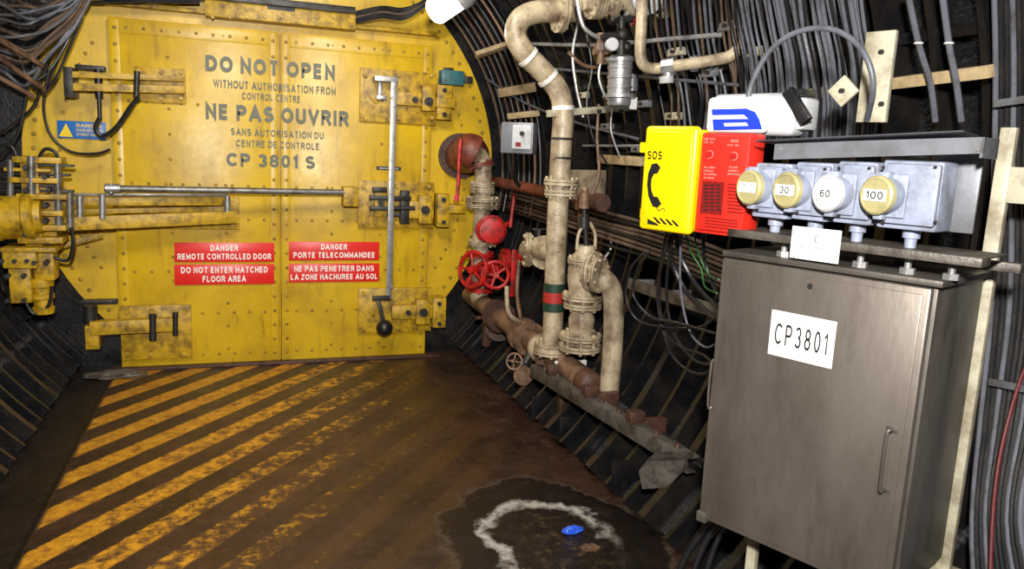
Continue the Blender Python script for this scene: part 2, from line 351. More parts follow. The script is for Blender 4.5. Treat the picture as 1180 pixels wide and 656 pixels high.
def floor_mat():
    mt = bpy.data.materials.new("hatched_floor"); mt.use_nodes = True; nt = mt.node_tree; N = nt.nodes; L = nt.links
    b = N["Principled BSDF"]; g = N.new("ShaderNodeNewGeometry"); sp = N.new("ShaderNodeSeparateXYZ"); L.new(g.outputs["Position"], sp.inputs[0])
    def mth(op, a, bb=None, c=None):
        n = N.new("ShaderNodeMath"); n.operation = op
        for i, v in enumerate((a, bb, c)):
            if v is None: continue
            if isinstance(v, (int, float)): n.inputs[i].default_value = v
            else: L.new(v, n.inputs[i])
        return n.outputs[0]
    def noise(s, d=6, r=.6):
        n = N.new("ShaderNodeTexNoise"); n.inputs["Scale"].default_value = s; n.inputs["Detail"].default_value = d; n.inputs["Roughness"].default_value = r
        L.new(g.outputs["Position"], n.inputs["Vector"]); return n.outputs["Fac"]
    def step(v, lo, hi):
        n = N.new("ShaderNodeMapRange"); n.clamp = True; n.inputs["From Min"].default_value = lo; n.inputs["From Max"].default_value = hi; L.new(v, n.inputs["Value"]); return n.outputs[0]
    def mix(f, a, bb):
        n = N.new("ShaderNodeMix"); n.data_type = 'RGBA'; L.new(f, n.inputs["Factor"])
        for k, v in (("A", a), ("B", bb)):
            if isinstance(v, tuple): n.inputs[k].default_value = v
            else: L.new(v, n.inputs[k])
        return n.outputs["Result"]
    X, Y = sp.outputs[0], sp.outputs[1]
    nA = noise(2.4, 7, .6); nB = noise(20, 8, .75); nC = noise(70, 4); nD = noise(7, 8, .7)
    wob = mth('MULTIPLY', mth('SUBTRACT', nB, .5), .16)
    ph = mth('FRACT', mth('ADD', mth('DIVIDE', mth('SUBTRACT', Y, mth('MULTIPLY', X, 1.22)), .36), mth('ADD', wob, 10.0)))
    tri = mth('ABSOLUTE', mth('SUBTRACT', ph, .5))
    st = mth('SUBTRACT', 1, step(tri, .215, .265))
    st = mth('MULTIPLY', st, step(X, -.735, -.72))
    # paint wear grows toward the walked-on area
    bias = mth('ADD', mth('MULTIPLY', mth('SUBTRACT', 5.0, Y), .10), mth('MULTIPLY', X, .27))
    w = mth('ADD', mth('ADD', mth('MULTIPLY', nB, .9), mth('MULTIPLY', nD, .5)), bias)
    st = mth('MULTIPLY', st, mth('SUBTRACT', 1, mth('MULTIPLY', step(w, .76, .94), .96)))
    st = mth('MULTIPLY', st, mth('SUBTRACT', 1, step(X, 1.05, 1.4)))
    base = mix(step(nA, .35, .7), C(34, 23, 17), C(66, 44, 32))
    base = mix(step(nB, .52, .8), base, C(88, 61, 45))
    base = mix(mth('MULTIPLY', step(nD, .55, .75), .6), base, C(96, 60, 37))
    yel = mix(step(nB, .42, .68), C(212, 150, 38), C(140, 86, 30))
    yel = mix(mth('MULTIPLY', step(nD, .5, .72), .6), yel, C(96, 60, 30))
    col = mix(st, base, yel)
    # open, irregular lime deposit left by dried water around a dark damp patch
    dx = mth('SUBTRACT', X, 1.16); dy0 = mth('SUBTRACT', Y, 2.60)
    neg = mth('MINIMUM', dy0, 0); pos = mth('MAXIMUM', dy0, 0)
    dy = mth('ADD', mth('MULTIPLY', neg, .45), pos)
    d = mth('SQRT', mth('ADD', mth('MULTIPLY', dx, dx), mth('MULTIPLY', mth('MULTIPLY', dy, dy), .62)))
    d = mth('ADD', d, mth('MULTIPLY', mth('SUBTRACT', noise(4.2, 7, .65), .5), .34))
    wet = mth('SUBTRACT', 1, step(d, .40, .46))
    col = mix(mth('MULTIPLY', wet, .88), col, C(17, 14, 12))
    edge = mth('SUBTRACT', 1, step(mth('ABSOLUTE', mth('SUBTRACT', d, .43)), .0, .02))
    col = mix(mth('MULTIPLY', edge, .3), col, C(110, 96, 82))
    rg = mth('SUBTRACT', 1, step(mth('ABSOLUTE', mth('SUBTRACT', d, .245)), .008, .042))
    rg = mth('MULTIPLY', rg, step(nD, .35, .48))
    rg = mth('MULTIPLY', rg, mth('SUBTRACT', 1, step(mth('SUBTRACT', dx, mth('MULTIPLY', dy0, .5)), .18, .32)))
    rg = mth('MULTIPLY', rg, step(nB, .28, .50))
    col = mix(mth('MULTIPLY', rg, .92), col, C(184, 177, 166))
    scum = mth('MULTIPLY', mth('SUBTRACT', 1, step(d, .10, .24)), step(nB, .5, .62))
    col = mix(mth('MULTIPLY', scum, .5), col, C(96, 76, 50))
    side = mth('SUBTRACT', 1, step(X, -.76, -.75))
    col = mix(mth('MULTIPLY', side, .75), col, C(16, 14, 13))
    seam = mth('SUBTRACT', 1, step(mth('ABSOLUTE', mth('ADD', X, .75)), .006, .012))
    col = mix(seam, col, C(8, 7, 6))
    L.new(col, b.inputs["Base Color"])
    rr = N.new("ShaderNodeMapRange"); rr.inputs["From Min"].default_value = .3; rr.inputs["From Max"].default_value = .7; rr.inputs["To Min"].default_value = .14; rr.inputs["To Max"].default_value = .55; L.new(nD, rr.inputs["Value"])
    rgh = mth('SUBTRACT', rr.outputs[0], mth('MULTIPLY', wet, .08))
    L.new(rgh, b.inputs["Roughness"])
    bp = N.new("ShaderNodeBump"); bp.inputs["Strength"].default_value = .5; bp.inputs["Distance"].default_value = .010
    L.new(mth('ADD', nB, mth('MULTIPLY', nC, .4)), bp.inputs["Height"]); L.new(bp.outputs["Normal"], b.inputs["Normal"])
    return mt
FLR = floor_mat()

# ================================================================ SETTING
Y0, Y1 = -1.6, 5.5
def tp(a, r, y): return V((TC[0] + r * math.cos(a), y, TC[1] + r * math.sin(a)))
def lining(name, a0, a1, n):
    T = Thing(name, kind="structure", label="black cast iron segment lining with ribs"); bm = T.p("l", LIN)
    a0 = math.radians(a0); a1 = math.radians(a1)
    A = [a0 + (a1 - a0) * i / n for i in range(n + 1)]
    def shell(r0, r1, ya, yb, AA):
        g = [[bm.verts.new(tp(a, r, y)) for a in AA] for r, y in ((r0, ya), (r1, ya), (r1, yb), (r0, yb))]
        for j in range(4):
            for i in range(len(AA) - 1):
                bm.faces.new((g[j][i], g[j][i + 1], g[(j + 1) % 4][i + 1], g[(j + 1) % 4][i]))
        bm.faces.new([g[j][0] for j in range(4)]); bm.faces.new([g[j][-1] for j in range(4)][::-1])
    shell(TR, TR + .05, Y0, Y1, A)
    y = Y0 + .05; k = 0
    while y < Y1 - .05:
        big = (k % 3 == 0)
        shell(TR - (.125 if big else .115), TR, y, y + (.045 if big else .022), A)
        y += .17; k += 1
    for t in (0.10, .36, .62, .9):
        a = a0 + (a1 - a0) * t
        shell(TR - .085, TR, Y0, Y1, [a - .010, a, a + .010])
    return T.done()
lining("wall_right", -46, 58, 40)
lining("ceiling", 58, 122, 24)
lining("wall_left", 122, 226, 40)
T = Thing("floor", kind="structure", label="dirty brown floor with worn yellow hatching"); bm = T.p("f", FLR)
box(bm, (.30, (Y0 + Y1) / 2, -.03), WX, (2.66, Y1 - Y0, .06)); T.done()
BC = (.28, 1.34)
T = Thing("wall_back", kind="structure", label="yellow painted round steel bulkhead")
bm = T.p("bulkhead_plate", YEL)
def disc(bm, r, yf, yb, zmin, n=72):
    A0 = math.asin(max(-1, (zmin - BC[1]) / r)); pts = []
    for i in range(n + 1):
        a = A0 + (math.pi - 2 * A0) * i / n; pts.append((BC[0] + r * math.cos(a), BC[1] + r * math.sin(a)))
    prism(bm, [V((x, yf, z)) for x, z in pts], V((0, -1, 0)), yb - yf)
disc(bm, 1.48, 5.40, 5.46, 0.0)
bm = T.p("rivet_rows", RIV, kind="stuff")
for i in range(90):
    a = math.radians(-60 + i * 3.4)
    if BC[1] + 1.42 * math.sin(a) > .05: sphere(bm, (BC[0] + 1.42 * math.cos(a), 5.40, BC[1] + 1.42 * math.sin(a)), .014, (1, .6, 1), 8)
    if BC[1] + 1.28 * math.sin(a) > .05 and abs(1.28 * math.cos(a)) > 1.05: sphere(bm, (BC[0] + 1.28 * math.cos(a), 5.40, BC[1] + 1.28 * math.sin(a)), .012, (1, .6, 1), 8)
bm = T.p("rim", LIN); disc(bm, 1.90, 5.47, 5.53, 0.0)
T.done()

# door leaves + hinges
T = Thing("door_1", kind="structure", label="heavy yellow steel double door with rivets")
lx0, lx1, lz0, lz1 = -.705, 1.285, .015, 2.185
mid = FD.pix(323, 230)[0]
def intext(a, z): return -.16 < a < .80 and 1.26 < z < 2.02 and abs(a - mid) > .06
for (a0, a1) in ((lx0, mid - .004), (mid + .004, lx1)):
    bm = lf = T.p("leaf", YEL)
    fbox(bm, FD, a0, a1, lz0, lz1, -.05, 0, .006)
    fbox(bm, FD, a0 + .012, a0 + .06, lz0 + .012, lz1 - .012, 0, .005, .002); fbox(bm, FD, a1 - .06, a1 - .012, lz0 + .012, lz1 - .012, 0, .005, .002)
    fbox(bm, FD, a0 + .06, a1 - .06, lz1 - .09, lz1 - .012, 0, .005, .002)
    bm = T.p("rivet_rows", RIV, parent=lf, kind="stuff")
    for c in (a0 + .036, a1 - .036):
        n = 22
        for i in range(n):
            z = lz0 + .06 + (lz1 - lz0 - .12) * i / (n - 1)
            if abs(c - mid) < .06 and any(abs(z - q) < .045 for q in (1.93, 1.84, 1.76, 1.68, 1.60, 1.51, 1.45, 1.36, 1.33)): continue
            sphere(bm, FD.w(c, z, .005), .0115, (1, .7, 1), 8)
    for zz in (.08, .36, .64, .98, 1.20, 1.70, 2.13):
        n = 10
        for i in range(1, n):
            a = a0 + (a1 - a0) * i / n
            if not intext(a, zz) and not -.16 < a < .80 or zz < 1.26 or zz > 2.02: sphere(bm, FD.w(a, zz, 0 if zz < 2.1 else .005), .0105, (1, .7, 1), 8)
    for k in (.33, .66):
        for i in range(14):
            zz = lz0 + .1 + i * .155; a = a0 + (a1 - a0) * k
            if not intext(a, zz): sphere(bm, FD.w(a, zz, 0), .0105, (1, .7, 1), 8)
bm = T.p("sill", RUST); fbox(bm, FD, lx0 - .06, lx1 + .1, 0, .02, -.04, .05)
bm = T.p("lettering", TXT)
for s, x0, y0, x1, y1, bd in (("DO NOT OPEN", 237, 69, 386, 87, .26), ("WITHOUT AUTHORISATION FROM", 246, 96, 387, 105, .21),
        ("CONTROL CENTRE", 279, 108.5, 346, 116.5, .21), ("NE PAS OUVRIR", 237, 123.5, 402, 141.5, .26),
        ("SANS AUTORISATION DU", 266, 150, 373, 158, .21), ("CENTRE DE CONTROLE", 272, 163, 368, 171, .21), ("CP 3801 S", 261, 178, 363, 193, .24)):
    text(bm, s, FD, x0, y0, x1, y1, .0075, bd, .2)
bm = h = T.p("hinge", YEL2, label="yellow upper hinge plate with twin arms"); pb(bm, FD, 156, 78, 214, 118, .006, .024)
for px in (161, 186, 209):
    for py in (83, 113): hexbolt(bm, FD.pw(px, py, .024), (0, -1, 0), .017, .018)
bm = T.p("arm", YEL2, h); beam(bm, FD.pw(82, 86, .12), FD.pw(213, 91, .06), .034, .04)
bm = T.p("arm", YEL2, h); beam(bm, FD.pw(82, 100, .12), FD.pw(213, 104, .06), .045, .04)
bm = T.p("mounting", DST, h); pb(bm, FD, 73, 77, 84, 112, -.05, .14)
bm = T.p("mounting", DST, h); pb(bm, FD, 86, 75, 120, 81, -.05, .04)
bm = T.p("pivot", DST, h); cyl(bm, FD.pw(158, 82, .10), FD.pw(157, 112, .10), .018)
bm = T.p("hydraulic_cylinder", BLK, h); cyl(bm, FD.pw(113, 80, .09), FD.pw(114, 112, .09), .022); cyl(bm, FD.pw(114, 112, .09), FD.pw(115, 138, .09), .012)
bm = h = T.p("hinge", YEL2, label="yellow lower hinge plate with thick arm"); pb(bm, FD, 139, 352, 221, 414, .006, .024)
for px in (147, 175, 213):
    for py in (359, 407): hexbolt(bm, FD.pw(px, py, .024), (0, -1, 0), .02, .018)
bm = T.p("arm", YEL2, h); beam(bm, FD.pw(104, 378, .1), FD.pw(207, 373, .06), .085, .07)
bm = T.p("arm_stop", YEL2, h); pb(bm, FD, 98, 376, 114, 403, -.03, .12)
bm = T.p("pivot", DST, h); cyl(bm, FD.pw(104, 352, .06), FD.pw(104, 370, .06), .04)
bm = T.p("pivot", DST, h); cyl(bm, FD.pw(176, 362, .10), FD.pw(176, 392, .10), .022)
bm = T.p("pivot", DST, h); cyl(bm, FD.pw(202, 360, .09), FD.pw(202, 386, .09), .018)
bm = T.p("mounting", DST, h); pb(bm, FD, 88, 346, 135, 351, -.05, .0)
T.done()

T = Thing("header_rail", "yellow steel guide rail bolted above the door", "rail")
bm = T.p("beam", YEL2); pb(bm, FD, 236, 6, 410, 26, -.04, .09); pb(bm, FD, 120, 18, 505, 23, -.04, .03)
for i in range(9):
    p = FD.pw(245 + i * 20, 20, .09); hexbolt(bm, p, (0, -1, 0), .011)
bm = T.p("cover_strip", DST); pb(bm, FD, 180, -4, 410, 4, -.04, .12)
bm = T.p("nameplate", INK); pb(bm, FD, 308, 6, 340, 12, .09, .093, 0)
T.done()

def sign(x0, y0, x1, y1, l1, l2, w1, w2, lab):
    T = Thing("warning_sign", lab, "sign", "red warning signs on the door")
    bm = T.p("plate", SIGN); pb(bm, FD, x0, y0, x1, y1, .001, .012, .001)
    bm = T.p("lettering", WHT); h = y1 - y0; mx = (x0 + x1) / 2
    for s, ya, yb, ww in ((l1, .11, .42, w1), (l2, .56, .87, w2)):
        text(bm, s, FD, mx - ww / 2, y0 + h * ya, mx + ww / 2, y0 + h * yb, .0135, .22, .2)
    T.done()
sign(201, 280, 316, 302, "DANGER", "REMOTE CONTROLLED DOOR", 32, 108, "red sign with white English remote controlled door warning")
sign(201, 305, 316, 328, "DO NOT ENTER HATCHED", "FLOOR AREA", 100, 50, "red sign with white English hatched floor warning")
sign(333, 279, 437, 300, "DANGER", "PORTE TELECOMMANDEE", 30, 94, "red sign with white French remote controlled door warning")
sign(333, 304, 437, 325, "NE PAS PENETRER DANS", "LA ZONE HACHUREE AU SOL", 92, 100, "red sign with white French hatched floor warning")

T = Thing("warning_sign", "small blue sign with yellow warning triangle", "sign")
bm = T.p("plate", BLS); pb(bm, FD, 66, 140, 122, 160, -.045, -.035, .001)
bm = T.p("triangle", YBRT); c = [FD.pw(68, 157, -.034), FD.pw(84, 158, -.034), FD.pw(76, 142, -.034)]; prism(bm, c, V((0, -1, 0)), .001)
bm = T.p("lettering", YBRT)
text(bm, "DANGER", FD, 88, 143, 117, 147, -.034, .2); text(bm, "DOOR MAY MOVE", FD, 88, 149, 119, 152, -.034, .16); text(bm, "WITHOUT WARNING", FD, 88, 154, 119, 157, -.034, .16)
T.done()

def latch(rect, boxes, cyls, lab, extra=None):
    T = Thing("door_latch", lab, "latch", "yellow latches along the door edge")
    bm = T.p("base_plate", YEL2); x0, y0, x1, y1 = rect; pb(bm, FD, x0, y0, x1, y1, .006, .028)
    mx, my = (x0 + x1) / 2, (y0 + y1) / 2
    for px in (x0 + 6, mx, x1 - 6):
        for py in (y0 + 6, y1 - 6):
            hexbolt(bm, FD.pw(px, py, .028), (0, -1, 0), .017, .018)
    p = FD.pw(x0 + 18, my, .028); box(bm, p, (V((.7071, 0, .7071)), V((.7071, 0, -.7071)), V((0, -1, 0))), (.07, .07, .02), .003)
    for b in boxes:
        bm = T.p("latch_arm", YEL2); pb(bm, FD, *b, .004)
    for (px, py, r, o0, o1) in cyls:
        bm = T.p("pin", DST); cyl(bm, FD.pw(px, py, o0), FD.pw(px, py, o0) + V((0, -(o1 - o0), 0)), r, seg=14); hexbolt(bm, FD.pw(px, py, o0) + V((0, -(o1 - o0), 0)), (0, -1, 0), r * .6, .012)
    return T
latch((415, 81, 503, 142), [(452, 107, 500, 122, .02, .06), (487, 100, 502, 128, .02, .1), (504, 98, 521, 138, -.05, .08), (503, 112, 524, 124, .0, .1)],
      [(494, 117, .03, .1, .12), (512, 104, .015, .08, .1), (512, 132, .015, .08, .1), (440, 115, .012, .02, .05), (478, 115, .02, .06, .08)], "yellow latch on the upper door edge").done()
T = latch((413, 209, 500, 263), [(432, 218, 446, 250, .02, .07), (470, 232, 500, 252, .02, .08), (483, 226, 498, 258, .02, .1), (504, 224, 518, 262, -.05, .08), (516, 236, 536, 246, -.05, .04)],
      [(490, 242, .03, .1, .12), (511, 230, .014, .08, .1), (511, 256, .014, .08, .1), (439, 234, .022, .07, .1), (460, 240, .02, .02, .06)], "yellow latch at middle height with locking gear")
bm = T.p("locking_gear", DST); pb(bm, FD, 426, 226, 474, 231, .06, .1); pb(bm, FD, 426, 238, 470, 243, .06, .09); pb(bm, FD, 462, 220, 472, 258, .03, .09); cyl(bm, FD.pw(452, 240, .09), FD.pw(478, 240, .09), .015)
pb(bm, FD, 430, 216, 446, 222, .05, .1); pb(bm, FD, 440, 246, 482, 250, .04, .07)
T.done()
latch((413, 332, 497, 383), [(452, 352, 498, 368, .02, .07), (480, 346, 496, 374, .02, .1), (499, 344, 514, 378, -.05, .08)],
      [(488, 360, .03, .1, .12), (506, 350, .014, .08, .1), (506, 373, .014, .08, .1), (470, 360, .018, .07, .1)], "yellow latch on the lower door edge").done()

T = Thing("locking_bar", "long flat steel locking bar with ball handle", "locking bar")
bm = T.p("bar", STL); A = FD.pw(454, 94, .135); B = FD.pw(448, 345, .135); beam(bm, A, B, .040, .008)
for py in (112, 240, 330): hexbolt(bm, FD.pw(451, py, .14), (0, -1, 0), .012, .014)
bm = T.p("top_bracket", STL); pb(bm, FD, 432, 88, 459, 94, .03, .14, .002); pb(bm, FD, 436, 92, 441, 113, .03, .06); pb(bm, FD, 434, 110, 446, 115, .03, .07)
bm = T.p("lever", DST); beam(bm, FD.pw(429, 344, .14), FD.pw(449, 343, .14), .03, .03); beam(bm, FD.pw(436, 346, .14), FD.pw(442, 372, .15), .028, .02)
bm = T.p("ball_handle", BLK); sphere(bm, FD.pw(443, 378, .16), .058, (1, 1, .95), 20)
T.done()
T = Thing("label_plate", "small black label strip on the yellow door", "label")
bm = T.p("strip", INK); pb(bm, FD, 434, 192, 462, 196, .001, .008, 0)
bm = T.p("lettering", WHT); text(bm, "UNLOCK  LOCK", FD, 437, 193.2, 459, 195, .009, .16); T.done()
T = Thing("limit_switch", "teal painted limit switch box beside upper latch", "switch box")
bm = T.p("box", TEAL); pb(bm, FD, 509, 81, 535, 98, -.05, .05, .006); bm = T.p("cover", DST); pb(bm, FD, 513, 78, 523, 82, -.03, .03)
bm = T.p("cable_entry", DST); pb(bm, FD, 535, 88, 545, 96, -.05, .0); T.done()

# door actuator with its arms
T = Thing("door_actuator", "yellow motorised door actuator with gearbox and arms", "door actuator")
bm = T.p("motor", YEL2, label="yellow drum motor")
A = FL.pw(-24, 252, .14); B = FL.pw(28, 250, .14); lathe(bm, A, B - A, [(0, .1), (.01, .13), (.1, .13), (.11, .122), (.22, .122), (.23, .132), (.27, .132), (.28, .1), (.31, .09)], 28)
bm = T.p("column", YEL2)
pb(bm, FL, 26, 186, 46, 290, 0, .12); pb(bm, FL, 46, 196, 64, 285, 0, .09)
for y0, y1, x0, x1, o in ((181, 188, 14, 70, .16), (224, 230, 18, 76, .18), (274, 281, 20, 72, .18), (205, 211, 10, 66, .17), (243, 249, 26, 72, .16), (260, 266, 26, 76, .18), (194, 198, 4, 58, .15)):
    pb(bm, FL, x0, y0, x1, y1, 0, o)
bm = T.p("gearbox", YEL2); pb(bm, FL, 2, 290, 42, 310, .05, .22, .01); pb(bm, FL, 10, 308, 36, 350, .05, .19, .01)
bm = T.p("gearbox_cover", YEL2); pb(bm, FL, 38, 290, 62, 324, .02, .16, .008); pb(bm, FL, 0, 286, 64, 291, .0, .23, .003)
A = FL.pw(48, 320, .1)
bm = T.p("spring_housing", YEL2); lathe(bm, A, (0, 0, -1), [(0, .06), (.05, .06), (.055, .05), (.09, .05), (.095, .06), (.12, .06), (.125, .05), (.17, .05), (.175, .06), (.21, .055)], 18)
for px, py in ((34, 192), (34, 218), (34, 240), (34, 268), (54, 204), (54, 236), (54, 254), (14, 315), (32, 315), (14, 343), (32, 343), (44, 300), (57, 300), (8, 298), (22, 298), (36, 298), (58, 218), (58, 278)):
    bm = T.p("bolt", DST); hexbolt(bm, FL.pw(px, py, .12), (0, -1, 0), .016, .11 if px < 40 or py > 290 else .06)
for py in (190, 201, 214, 220):
    bm = T.p("linkage_bar", DST); pb(bm, FL, -5, py - 1.5, 84 - (py % 5) * 4, py + 1.5, .05, .11)
for a_, b_, o, r in (((36, 180), (36, 235), .15, .022), ((66, 188), (68, 266), .14, .02), ((80, 222), (81, 264), .12, .02), ((12, 184), (12, 228), .14, .018)):
    bm = T.p("cylinder", MST); cyl(bm, FL.pw(*a_, o), FL.pw(*b_, o), r)
for k, l in enumerate(([(44, 184), (52, 172), (64, 176), (68, 190)], [(20, 184), (14, 170), (2, 168), (-8, 176)], [(60, 296), (78, 300), (84, 282), (82, 262)], [(30, 350), (40, 362), (56, 352), (60, 330)])):
    bm = T.p("hydraulic_hose", BLK); tube(bm, [FL.pw(x, y, .14) for x, y in l], .010, 8)
bm = T.p("mounting_plate", YEL2); pb(bm, FD, 136, 226, 276, 264, .006, .028)
for px in (142, 170, 200, 236, 268):
    for py in (230, 259): hexbolt(bm, FD.pw(px, py, .028), (0, -1, 0), .016, .016)
bm = T.p("upper_arm", YEL2); beam(bm, FD.pw(56, 232, .24), FD.pw(262, 232, .09), .05, .04)
bm = T.p("middle_arm", MST); beam(bm, FD.pw(62, 224, .2), FD.pw(262, 225, .1), .016, .02)
bm = T.p("lower_arm", YEL2); beam(bm, FD.pw(76, 258, .24), FD.pw(272, 250, .09), .078, .06)
bm = T.p("inner_arm", YEL2); beam(bm, FD.pw(84, 244, .16), FD.pw(240, 241, .07), .03, .03)
bm = T.p("link", YEL2); beam(bm, FD.pw(58, 267, .22), FD.pw(112, 257, .17), .04, .04)
bm = T.p("link", YEL2); beam(bm, FD.pw(60, 286, .12), FD.pw(118, 271, .06), .035, .03)
for px, py in ((92, 240), (262, 240), (118, 238)):
    bm = T.p("pivot_pin", STL); o = .24 if px < 130 else .11; cyl(bm, FD.pw(px, py - 14, o), FD.pw(px, py + 14, o), .018)
T.done()
T = Thing("push_rod", "long straight steel rod with clevis ends", "rod")
bm = T.p("rod", MST); cyl(bm, FD.pw(120, 217, .26), FD.pw(398, 222, .14), .02)
bm = T.p("clevis", STL); A = FD.pw(121, 217, .26); cyl(bm, A, FD.pw(138, 217, .25), .027); cyl(bm, FD.pw(128, 212, .26), FD.pw(128, 223, .26), .014)
bm = T.p("clevis", YEL2); pb(bm, FD, 396, 216, 413, 238, .03, .16)
T.done()

# ================================================================ PIPEWORK
up = V((0, 0, 1))
def P(px, py, o=0): return FPp.pw(px, py, o)
T = Thing("riser_pipe", "tall cream painted riser pipe curving overhead", "pipe")
bm = T.p("pipe", CRM)
pts = [P(672, 12), P(645, 13), P(618, 14), P(600, 22), P(594, 40), P(604, 60), P(625, 82), P(643, 104), P(649, 128), P(647, 165), P(645, 200), P(642, 260), P(639, 330), P(636, 404)]
tube(bm, pts, .055, 18, 5)
for q, ax, r in (((646, 13), (1, 0, 0), .105), ((647, 210), up, .092), ((646, 222), up, .085), ((636, 398), up, .095)):
    bm = T.p("flange", CRM); flange(bm, P(*q), ax, r, .016)
for q in (160, 182):
    bm = T.p("clamp", DST); torus(bm, P(648, q), up, .057, .006)
bm = T.p("tape_band", TAPE); cyl(bm, P(649, 122), P(649, 127), .058)
bm = T.p("tape_band", TAPE); d = (P(625, 82) - P(604, 60)).normalized(); c = P(607, 64); cyl(bm, c, c + d * .02, .059)
bm = T.p("tape_band", TAPE); d = (P(643, 104) - P(625, 82)).normalized(); c = P(630, 88); cyl(bm, c, c + d * .02, .059)
for a, b_ in ((326, 336), (348, 358)):
    bm = T.p("colour_band", GRN, label="dark green identification band"); cyl(bm, P(639.2 - (a - 326) * .045, a), P(639.2 - (b_ - 326) * .045, b_), .0585, seg=24)
bm = T.p("colour_band", REDB, label="red identification band"); cyl(bm, P(638.7, 336), P(638.2, 348), .0585, seg=24)
T.done()

FS = Frame((0, 3.52, 0), (1, 0, 0), (0, -1, 0)); S_ = lambda x, y, o=0: FS.pw(x, y, o)
T = Thing("strainer_valve", "cream cast strainer valve with flanges and bolts", "valve")
b0 = S_(668, 404); H = S_(672, 283).z - b0.z
bm = T.p("body", CRM)
lathe(bm, b0, up, [(0, .06), (.04, .065), (.08, .055), (.13, .065), (.17, .068), (.21, .055), (.25, .06), (.29, .07), (.36, .085), (.43, .085), (.48, .06), (H, .045)], 24)
for hh, r in ((.02, .11), (.075, .11), (.24, .098), (.285, .108), (.47, .09)):
    bm = T.p("flange", CRM); flange(bm, b0 + up * hh, up, r, .014)
bm = T.p("stem", DST); cyl(bm, b0 + up * H, S_(673, 235), .012); cyl(bm, S_(673, 262), S_(673, 250), .028)
bm = T.p("cap", RUST2); cyl(bm, S_(673, 240), S_(673, 222), .026); sphere(bm, S_(674, 219), .02)
for s in (-1, 1):
    bm = T.p("yoke_arm", CRM); tube(bm, [b0 + up * (H - .02) + V((.05 * s, 0, 0)), b0 + up * (H + .06) + V((.045 * s, 0, 0)), b0 + up * (H + .12) + V((.01 * s, 0, 0))], .009, 8)
bm = T.p("outlet", CRM); cc = b0 + up * .39; e0 = FS.pw(688, 316, .12); cyl(bm, cc, e0, .06)
T.done()
FQ = Frame((0, 3.30, 0), (1, 0, 0), (0, -1, 0))
T = Thing("drop_pipe", "thick cream pipe elbow dropping toward the floor", "pipe")
bm = T.p("pipe", CRM)
tube(bm, [FS.pw(684, 313, .1), FQ.pw(694, 320), FQ.pw(704, 332), FQ.pw(707, 352), FQ.pw(707, 380), FQ.pw(705, 415), FQ.pw(702, 450)], .05, 18, 6)
bm = T.p("flange", CRM); flange(bm, FS.pw(684, 313, .1), (.55, -.8, .05), .1, .016)
bm = T.p("flange", CRM); flange(bm, FQ.pw(690, 316, .02), (.6, -.75, .0), .09, .01)
T.done()
T = Thing("header_pipe", "rusty brown pipe running low along the wall", "pipe")
A = V((1.60, 5.30, .46)); B = onZ(676, 440, .38); d = (B - A).normalized()
bm = T.p("pipe", RUST2); tube(bm, [A, (A + B) / 2, B], .064, 18, 4)
bm = T.p("end_cap", RUST, label="domed dark end cap"); lathe(bm, B - d * .02, d, [(0, .068), (.06, .068), (.08, .062), (.095, .042), (.1, .0)], 20)
for t in (.30, .34, .55, .60, .78):
    bm = T.p("flange", RUST if t < .5 else RUST2); flange(bm, A + (B - A) * t, d, .102, .013)
for t in (.2, .86):
    bm = T.p("bracket", RUST)
    p = A + (B - A) * t; box(bm, p - V((0, 0, .16)), WX, (.05, .05, .22), .003); box(bm, p - V((-.0, 0, .068)), WX, (.16, .06, .012), .002)
T.done()
T = Thing("branch_tee", "cream cast tee joining riser and header pipe", "pipe fitting")
bm = T.p("tee", CRM); q = A + (B - A) * .70; r0 = P(636, 400); tube(bm, [r0, r0.lerp(q, .5), q], .062, 16, 4); sphere(bm, q, .085, (1, 1, 1), 20)
bm = T.p("flange", CRM); flange(bm, r0 + V((0, 0, -.02)), up, .1, .014); T.done()

E = lambda px, py, o=0: FE.pw(px, py, o)
T = Thing("supply_pipe", "cream pipe with rusty elbow from the bulkhead", "pipe")
p0 = FD.pw(532, 180, 0)
bm = T.p("pipe", CRM); tube(bm, [E(546, 174, .02), E(555, 184), E(557, 203), E(556, 235), E(553, 290), E(550, 336), V((1.6, 5.05, .47))], .058, 18, 6)
bm = T.p("elbow", REDO, label="bulging rusty red-brown elbow"); tube(bm, [V((p0.x - .0, 5.41, p0.z)), V((p0.x + .0, 5.27, p0.z)), V((p0.x + .02, 5.16, p0.z + .01)), E(541, 174, -.0), E(548, 177, .02)], .118, 22, 6)
bm = T.p("wall_flange", RUST, label="rusty round wall flange"); flange(bm, V((p0.x, 5.38, p0.z)), (0, 1, 0), .16, .016, 10)
bm = T.p("elbow_flange", REDO); flange(bm, E(553, 190, .01), (.3, -.1, -1), .10, .014)
for py, r in ((213, .085), (219, .085), (230, .115), (237, .115), (280, .1), (293, .1), (325, .1), (333, .1)):
    bm = T.p("flange", CRM if py < 285 else RED); flange(bm, E(556 if py < 290 else 553, py), up, r, .012)
T.done()
T = Thing("check_valve", "round red cast iron valve on the supply pipe", "valve")
bm = T.p("body", RED); c = E(567, 265, .04); lathe(bm, c + V((0, .08, 0)), (-.15, -1, 0), [(0, .07), (.05, .09), (.09, .105), (.12, .105), (.13, .09), (.15, .085), (.16, .04)], 24)
for i in range(8):
    bm = T.p("cover_bolt", DST)
    a = i * math.pi / 4; hexbolt(bm, c + V((math.cos(a) * .085, -.05, math.sin(a) * .085)), (0, -1, 0), .01, .012)
T.done()
T = Thing("gate_valve", "red gate valve with spoked handwheel", "valve", "red handwheel valves")
c = E(571, 317, .22)
bm = T.p("body", RED); lathe(bm, c + V((0, .22, 0)), (0, -1, 0), [(0, .08), (.06, .08), (.06, .05), (.12, .04), (.2, .02), (.235, .02)], 18)
